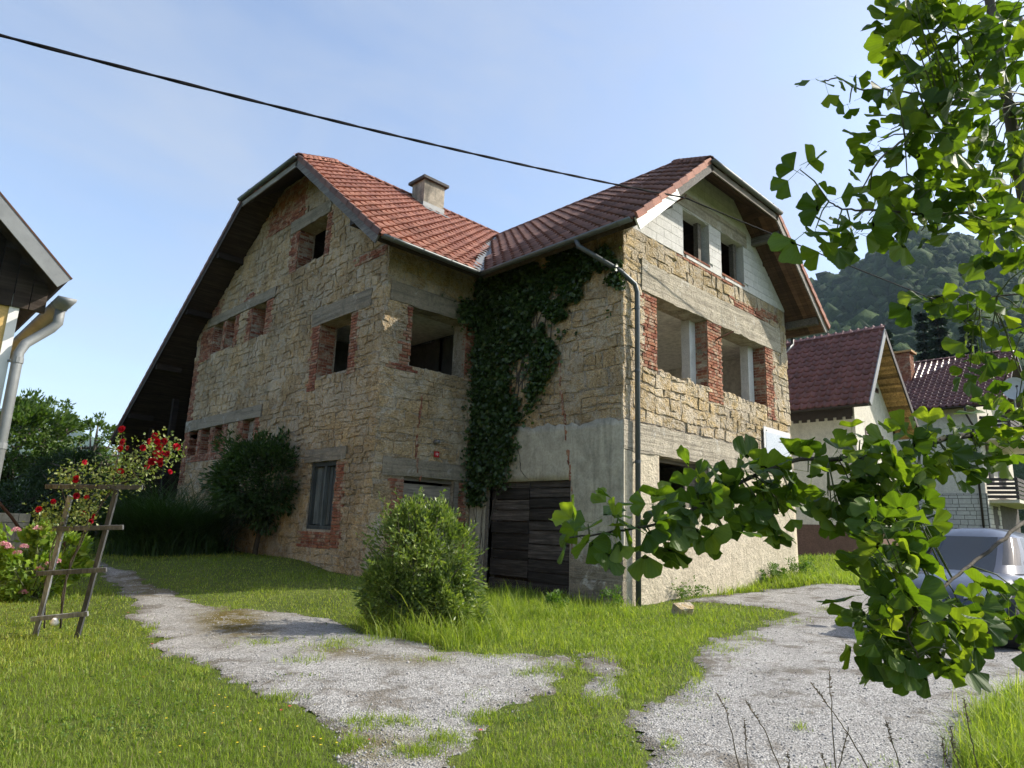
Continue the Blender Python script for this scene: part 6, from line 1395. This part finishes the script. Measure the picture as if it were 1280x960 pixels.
for g_, fs in groups.items():
    mb = MB(); [mb.add(f, [tuple(range(len(f)))]) for f in fs]; me = mb.mesh(g_, M['glass'] if 'wind' in g_ else M['paint'], True)
    bm = bmesh.new(); bm.from_mesh(me); bmesh.ops.remove_doubles(bm, verts=bm.verts, dist=1e-4); bmesh.ops.recalc_face_normals(bm, faces=bm.faces); bm.to_mesh(me); bm.free()
    link('side_window' if g_.startswith('side') else g_, me, car)
for x in (1.24, -1.28):
    for s_ in (1, -1):
        y = .80 * s_; mb = MB(); mb.tube([cw(x, .60 * s_, .32), cw(x, .902 * s_, .32)], .372, 28); mb.build('wheel_arch', M['trim'], car)
        pr = [(.62, .20), (.64, .29), (.68, .315), (.86, .315), (.905, .30), (.915, .27), (.912, .21)]; V = []; F = []; m = 28
        for yy_, r_ in pr:
            for j in range(m): a = 2 * math.pi * j / m; V.append(cw(x + r_ * math.cos(a), yy_ * s_, .305 + r_ * math.sin(a)))
        for i in range(len(pr) - 1):
            for j in range(m): F.append((i * m + j, i * m + (j + 1) % m, (i + 1) * m + (j + 1) % m, (i + 1) * m + j))
        mb = MB(); mb.add(V, F); wh = mb.build('wheel', M['black'], car, True)
        mb = MB(); mb.tube([cw(x, .88 * s_, .305), cw(x, .905 * s_, .305)], [.06, .05], 12); 
        for q in range(5):
            a = 2 * math.pi * q / 5; mb.beam(cw(x, .893 * s_, .305), cw(x + .2 * math.cos(a), .898 * s_, .305 + .2 * math.sin(a)), .05, .025, sdv)
        mb.tube([cw(x + .205 * math.cos(2 * math.pi * q / 24), .905 * s_, .305 + .205 * math.sin(2 * math.pi * q / 24)) for q in range(25)], .014, 6); mb.build('rim', M['alloy'], wh)
for s_ in (1, -1):
    mb = MB(); mb.add([cw(1.935, .40 * s_, .60), cw(1.80, .70 * s_, .64), cw(1.66, .80 * s_, .72), cw(1.70, .70 * s_, .79), cw(1.88, .42 * s_, .69)], [(0, 1, 2, 3, 4)]); me = mb.mesh('headlight', M['lamp']); o = link('headlight', me, car); sm = o.modifiers.new('solid', 'SOLIDIFY'); sm.thickness = .09; sm.offset = 0
    mb = MB(); mb.box((0, 0, 0), (1, 1, 1)); mb.v = [cw(.62 + .14 * a, s_ * (.86 + .2 * b), .96 + .13 * c) for a, b, c in mb.v]; mi = mb.build('mirror', M['paint'], car); bv = mi.modifiers.new('bevel', 'BEVEL'); bv.width = .03; bv.segments = 3
    mb = MB(); mb.add([cw(-1.99, .5 * s_, .72), cw(-1.93, .8 * s_, .72), cw(-1.90, .8 * s_, .96), cw(-1.97, .52 * s_, .94)], [(0, 1, 2, 3)]); o = link('tail_light', mb.mesh('tail_light', M['redlamp']), car); sm = o.modifiers.new('solid', 'SOLIDIFY'); sm.thickness = .06; sm.offset = 0
    mb = MB(); mb.beam(cw(.05, .889 * s_, .83), cw(-.12, .889 * s_, .83), .02, .025, Vz); mb.build('door_handle', M['paint'], car)
    mb = MB()
    for x in (.72, -.25, -1.05): mb.tube([cw(x, .872 * s_, .30), cw(x, .892 * s_, .55), cw(x - .02, .878 * s_, .80), cw(x - .04, .845 * s_, .92)], .004, 4)
    mb.build('door_seam', M['black'], car)
mb = MB(); mb.add([cw(1.99, -.5, .30), cw(1.99, .5, .30), cw(2.015, .46, .42), cw(2.015, -.46, .42)], [(0, 1, 2, 3)]); o = link('grille', mb.mesh('grille', M['trim']), car); sm = o.modifiers.new('solid', 'SOLIDIFY'); sm.thickness = .05; sm.offset = 0
mb = MB(); mb.box((0, 0, 0), (1, 1, 1)); mb.v = [cw(-1.9 + 3.78 * a, -.8 + 1.6 * b, .17 + .1 * c) for a, b, c in mb.v]; mb.build('underbody', M['black'], car)

# ================================================================ ginkgo in the foreground
def mat_ginkgo():
    m, nt, b, out = newmat('ginkgo_leaf'); t = tint(nt); oc_ = objc(nt)
    cc = ramp(nt, t, [(0, (.042, .085, .016)), (.45, (.072, .130, .022)), (.8, (.12, .185, .032)), (1, (.20, .265, .05))])
    sp = N(nt, 'ShaderNodeSeparateXYZ'); nt.links.new(oc_, sp.inputs[0]); an = N(nt, 'ShaderNodeMath', operation='ARCTAN2'); nt.links.new(sp.outputs[0], an.inputs[0]); nt.links.new(sp.outputs[1], an.inputs[1])
    ve = math_(nt, 'SINE', math_(nt, 'MULTIPLY', an.outputs[0], 70.0)); cc = mixc(nt, .25, cc, ramp(nt, ve, [(0, g3(.8)), (1, g3(1.15))]), 'MULTIPLY')
    cc = mixc(nt, .3, cc, ramp(nt, noise(nt, oc_, 90, 3, .6), [(.3, g3(.75)), (.7, g3(1.2))]), 'MULTIPLY')
    setc(nt, b, cc); b.inputs['Roughness'].default_value = .5; b.inputs['Specular IOR Level'].default_value = .3; bump(nt, b, ve, .25, .0008)
    tr = nt.nodes.new('ShaderNodeBsdfTranslucent'); nt.links.new(mixc(nt, 1, cc, (1.75, 1.75, .32), 'MULTIPLY'), tr.inputs['Color'])
    ms = nt.nodes.new('ShaderNodeMixShader'); ms.inputs['Fac'].default_value = .46; nt.links.new(b.outputs['BSDF'], ms.inputs[1]); nt.links.new(tr.outputs['BSDF'], ms.inputs[2]); nt.links.new(ms.outputs['Shader'], out.inputs['Surface']); return m
M['ginkgo'] = mat_ginkgo()
def ginkgo_leaf(R, seed):
    rs = random.Random(seed); half = math.radians(rs.uniform(52, 70)); na_ = 22; V, F = [], []; notch = rs.uniform(.12, .45); ph = rs.uniform(0, 6)
    pet = R * rs.uniform(.6, .9); V += [(-.0006, 0, 0), (.0006, 0, 0), (-.0008, pet, .002), (.0008, pet, .002)]; F.append((0, 1, 3, 2)); rings = (.18, .5, .8, 1.0); base = len(V); V.append((0, pet, .002)); cup = rs.uniform(-.25, .3); b0 = len(V)
    for r in rings:
        for i in range(na_ + 1):
            a = -half + 2 * half * i / na_; s = i / na_ * 2 - 1; rr = r
            if r == 1.0: rr = 1.0 - notch * math.exp(-(s / .10) ** 2) - .10 * abs(s) ** 3 + .028 * math.sin(8 * s + ph) + .014 * math.sin(21 * s + ph * 2) + rs.uniform(-.015, .012)
            elif r == .8: rr = min(.8, .8 + .05 - notch * .4 * math.exp(-(s / .10) ** 2))
            x = R * rr * math.sin(a); y = pet + R * rr * math.cos(a); z = .002 + R * (cup * (x / R) ** 2 - .18 * rr * rr * abs(cup) + .07 * rr * math.sin(7 * s + ph)); V.append((x, y, z))
    k = na_ + 1
    for i in range(na_): F.append((base, b0 + i, b0 + i + 1))
    for q in range(len(rings) - 1):
        for i in range(na_): F.append((b0 + q * k + i, b0 + q * k + i + 1, b0 + (q + 1) * k + i + 1, b0 + (q + 1) * k + i))
    me = bpy.data.meshes.new('leaf'); me.from_pydata(V, [], F); me.materials.append(M['ginkgo']); me.polygons.foreach_set('use_smooth', [True] * len(F)); return me
LM = [ginkgo_leaf(.054, i) for i in range(20)]
stem = at(1268, 208, 2.05); g0_ = gz(stem.x, stem.y)
gk = thing('ginkgo_tree', 'young ginkgo tree with fan-shaped green leaves reaching across the yard', 'tree', (stem.x, stem.y, g0_))
mb = MB(); tpts = [Vector((stem.x + .02 * math.sin(z * 2.2), stem.y + .02 * math.cos(z * 1.7), z)) for z in np.linspace(g0_ - .1, 4.6, 16)]; mb.tube(tpts, [.028 - .021 * i / 15 for i in range(16)], 9); mb.build('trunk', M['bark'], gk, True)
LEAF = Pieces('leaf', 'foliage')
def trunk_at(z): return min(tpts, key=lambda p_: abs(p_.z - z))
def branch(pts, r0, clusters, nleaf=(4, 6), spread=.05, scale=(.8, 1.25), r1=.0016):
    """woody branch through photo points (px, py, distance); short spurs carry tufts of leaves"""
    P = [at(*p) for p in pts]; P = [trunk_at(P[0].z)] + P; fine = []
    for i in range(len(P) - 1):
        a, b, c, d = P[max(i - 1, 0)], P[i], P[i + 1], P[min(i + 2, len(P) - 1)]
        for j in range(6):
            t = j / 6; q = .5 * ((2 * b) + (c - a) * t + (2 * a - 5 * b + 4 * c - d) * t * t + (3 * b - a - 3 * c + d) * t ** 3); fine.append(q + Vector((random.gauss(0, .0012), random.gauss(0, .0012), random.gauss(0, .0012))))
    fine.append(P[-1]); mb = MB(); n = len(fine); mb.tube(fine, [r0 + (r1 - r0) * (i / n) ** .8 for i in range(n)], 7); br_ = mb.build('branch', M['bark'], gk, True); tw = MB()
    for (px, py, dp) in clusters:
        c = at(px, py, dp); s = min(fine, key=lambda q: (q - c).length); L = (c - s).length
        if L > .012: tw.tube([s, s.lerp(c, .5) + Vector((0, 0, .12 * L)), c], [.0022, .0018, .0014], 5)
        for _ in range(random.randint(*nleaf) + 1):
            out = Vector((random.gauss(0, 1), random.gauss(0, 1), random.gauss(-.25, .8))) + (c - s) * 4; out.normalize()
            nr = (Vector((0, 0, .55)) - sun_dir * .5 + Vector((random.gauss(0, .75), random.gauss(0, .75), random.gauss(0, .5))) - FWD * random.choice((.7, -.3))).normalized()
            y = out; x = y.cross(nr).normalized(); z = x.cross(y); m4 = Matrix.Identity(4); k_ = random.uniform(*scale) * random.choice((.7, .9, 1, 1, 1.1)); o_ = c + Vector((random.gauss(0, .008), random.gauss(0, .008), random.gauss(0, .008)))
            for i in range(3): m4[i][0], m4[i][1], m4[i][2], m4[i][3] = x[i] * k_, y[i] * k_, z[i] * k_, o_[i]
            LEAF.add(random.choice(LM), m4, br_, .06 * k_)
    if tw.v: tw.build('twig', M['green_stem'], br_, True)['kind'] = 'stuff'
def spread_px(poly, n, dmin, dmax, mind=16):
    xs = [p[0] for p in poly]; ys = [p[1] for p in poly]; out = []; tries = 0
    while len(out) < n and tries < 6000:
        tries += 1; a, b = random.uniform(min(xs), max(xs)), random.uniform(min(ys), max(ys))
        if inpoly(np.array([a]), np.array([b]), poly)[0] and all(math.hypot(a - c[0], b - c[1]) > mind for c in out): out.append((a, b, random.uniform(dmin, dmax)))
    return out
# long low branch across the middle of the yard
b1 = [(1250, 540, 1.98), (1180, 548, 1.86), (1140, 566, 1.80), (1060, 573, 1.72), (985, 578, 1.66), (905, 615, 1.58), (845, 648, 1.52), (770, 664, 1.47), (712, 672, 1.44)]
cl = [(718, 668, 1.44), (735, 655, 1.45), (760, 668, 1.46), (775, 640, 1.46), (800, 655, 1.48), (825, 640, 1.5), (815, 672, 1.49), (850, 640, 1.52), (868, 625, 1.53), (880, 650, 1.54), (905, 598, 1.56), (900, 640, 1.56), (925, 582, 1.58), (930, 625, 1.58), (950, 600, 1.6), (958, 650, 1.6), (975, 575, 1.62), (985, 610, 1.63), (975, 640, 1.62), (1005, 560, 1.66), (1010, 590, 1.66), (1035, 620, 1.68), (1045, 572, 1.69), (1060, 598, 1.7), (1075, 550, 1.72), (1085, 580, 1.72), (1095, 615, 1.72), (1110, 560, 1.75), (1120, 595, 1.76), (1140, 545, 1.78), (1150, 580, 1.8), (1170, 560, 1.82), (1190, 585, 1.84), (1200, 535, 1.86), (1225, 560, 1.9), (1245, 520, 1.94), (1262, 555, 1.95), (1040, 645, 1.68), (1110, 640, 1.72), (1130, 625, 1.75), (1150, 640, 1.76), (1275, 540, 1.96)]
branch(b1, .011, cl + [(a + random.gauss(0, 14), b + random.gauss(0, 12), d) for a, b, d in cl[6:]], (3, 5), scale=(.68, 1.05))
b2 = [(1290, 650, 1.95), (1250, 678, 1.80), (1205, 712, 1.68), (1165, 745, 1.58), (1135, 785, 1.52), (1148, 822, 1.50)]
c2 = spread_px([(1075, 795), (1092, 735), (1090, 690), (1085, 640), (1120, 600), (1150, 640), (1130, 700), (1140, 745), (1180, 748), (1225, 752), (1285, 742), (1285, 782), (1235, 765), (1195, 790), (1185, 825), (1150, 838), (1105, 822)], 46, 1.45, 1.7, 18)
branch(b2, .007, c2, (4, 6), scale=(.75, 1.15))
b3 = [(1278, 30, 2.0), (1212, 110, 1.9), (1140, 166, 1.8), (1100, 200, 1.75), (1078, 235, 1.72)]
c3 = spread_px([(1135, -10), (1210, -10), (1215, 60), (1200, 150), (1170, 200), (1130, 235), (1085, 245), (1085, 190), (1120, 150), (1120, 100), (1112, 35)], 34, 1.72, 1.95, 22)
branch(b3, .007, c3, (3, 5), scale=(.75, 1.15))
b4 = [(1240, 262, 1.95), (1160, 268, 1.85), (1095, 262, 1.78), (1058, 262, 1.74), (1036, 252, 1.72)]
c4 = spread_px([(1090, 255), (1150, 235), (1230, 225), (1240, 280), (1180, 290), (1110, 290), (1070, 300)], 16, 1.74, 1.92, 22) + [(1040, 255, 1.72), (1020, 285, 1.7), (1045, 295, 1.72), (1065, 290, 1.74), (1000, 212, 1.7)]
branch(b4, .006, c4, (3, 5), scale=(.75, 1.15))
b5 = [(1150, 118, 1.88), (1110, 112, 1.82), (1075, 112, 1.8), (1050, 98, 1.78), (1030, 102, 1.76)]
branch(b5, .003, [(1078, 112, 1.8), (1055, 98, 1.78), (1028, 104, 1.76), (1062, 128, 1.79), (1110, 120, 1.82)], (1, 2), scale=(.45, .75))
b6 = [(1280, 368, 1.95), (1230, 372, 1.85), (1190, 370, 1.78), (1160, 370, 1.75)]
branch(b6, .003, [(1160, 370, 1.75), (1180, 378, 1.77), (1195, 366, 1.78), (1210, 390, 1.8), (1225, 400, 1.82)] + spread_px([(1210, 385), (1280, 330), (1285, 510), (1240, 500), (1205, 450)], 20, 1.8, 1.95, 22), (2, 4), scale=(.6, 1.1))
b7 = [(1300, 120, 2.0), (1310, 60, 1.95), (1290, -20, 1.9)]
branch(b7, .006, spread_px([(1195, -20), (1300, -20), (1300, 330), (1235, 330), (1225, 220), (1190, 180)], 40, 1.8, 2.15, 22), (3, 5), scale=(.75, 1.15))
LEAF.flush()

# ================================================================ the air between here and the mountain
mb = MB(); mb.box((-4200, -4200, -3), (4200, 4200, 400)); hz_ = mb.build('haze', None); hz_['kind'] = 'stuff'; hz_['label'] = 'thin pale summer haze filling the valley'; hz_['category'] = 'haze'
m = bpy.data.materials.new('haze'); m.use_nodes = True; nt = m.node_tree; nt.nodes.clear(); out = nt.nodes.new('ShaderNodeOutputMaterial'); pv = nt.nodes.new('ShaderNodeVolumePrincipled')
pv.inputs['Color'].default_value = (.62, .78, 1.0, 1); pv.inputs['Density'].default_value = .00011; pv.inputs['Anisotropy'].default_value = 0.0; nt.links.new(pv.outputs[0], out.inputs['Volume']); hz_.data.materials.append(m)
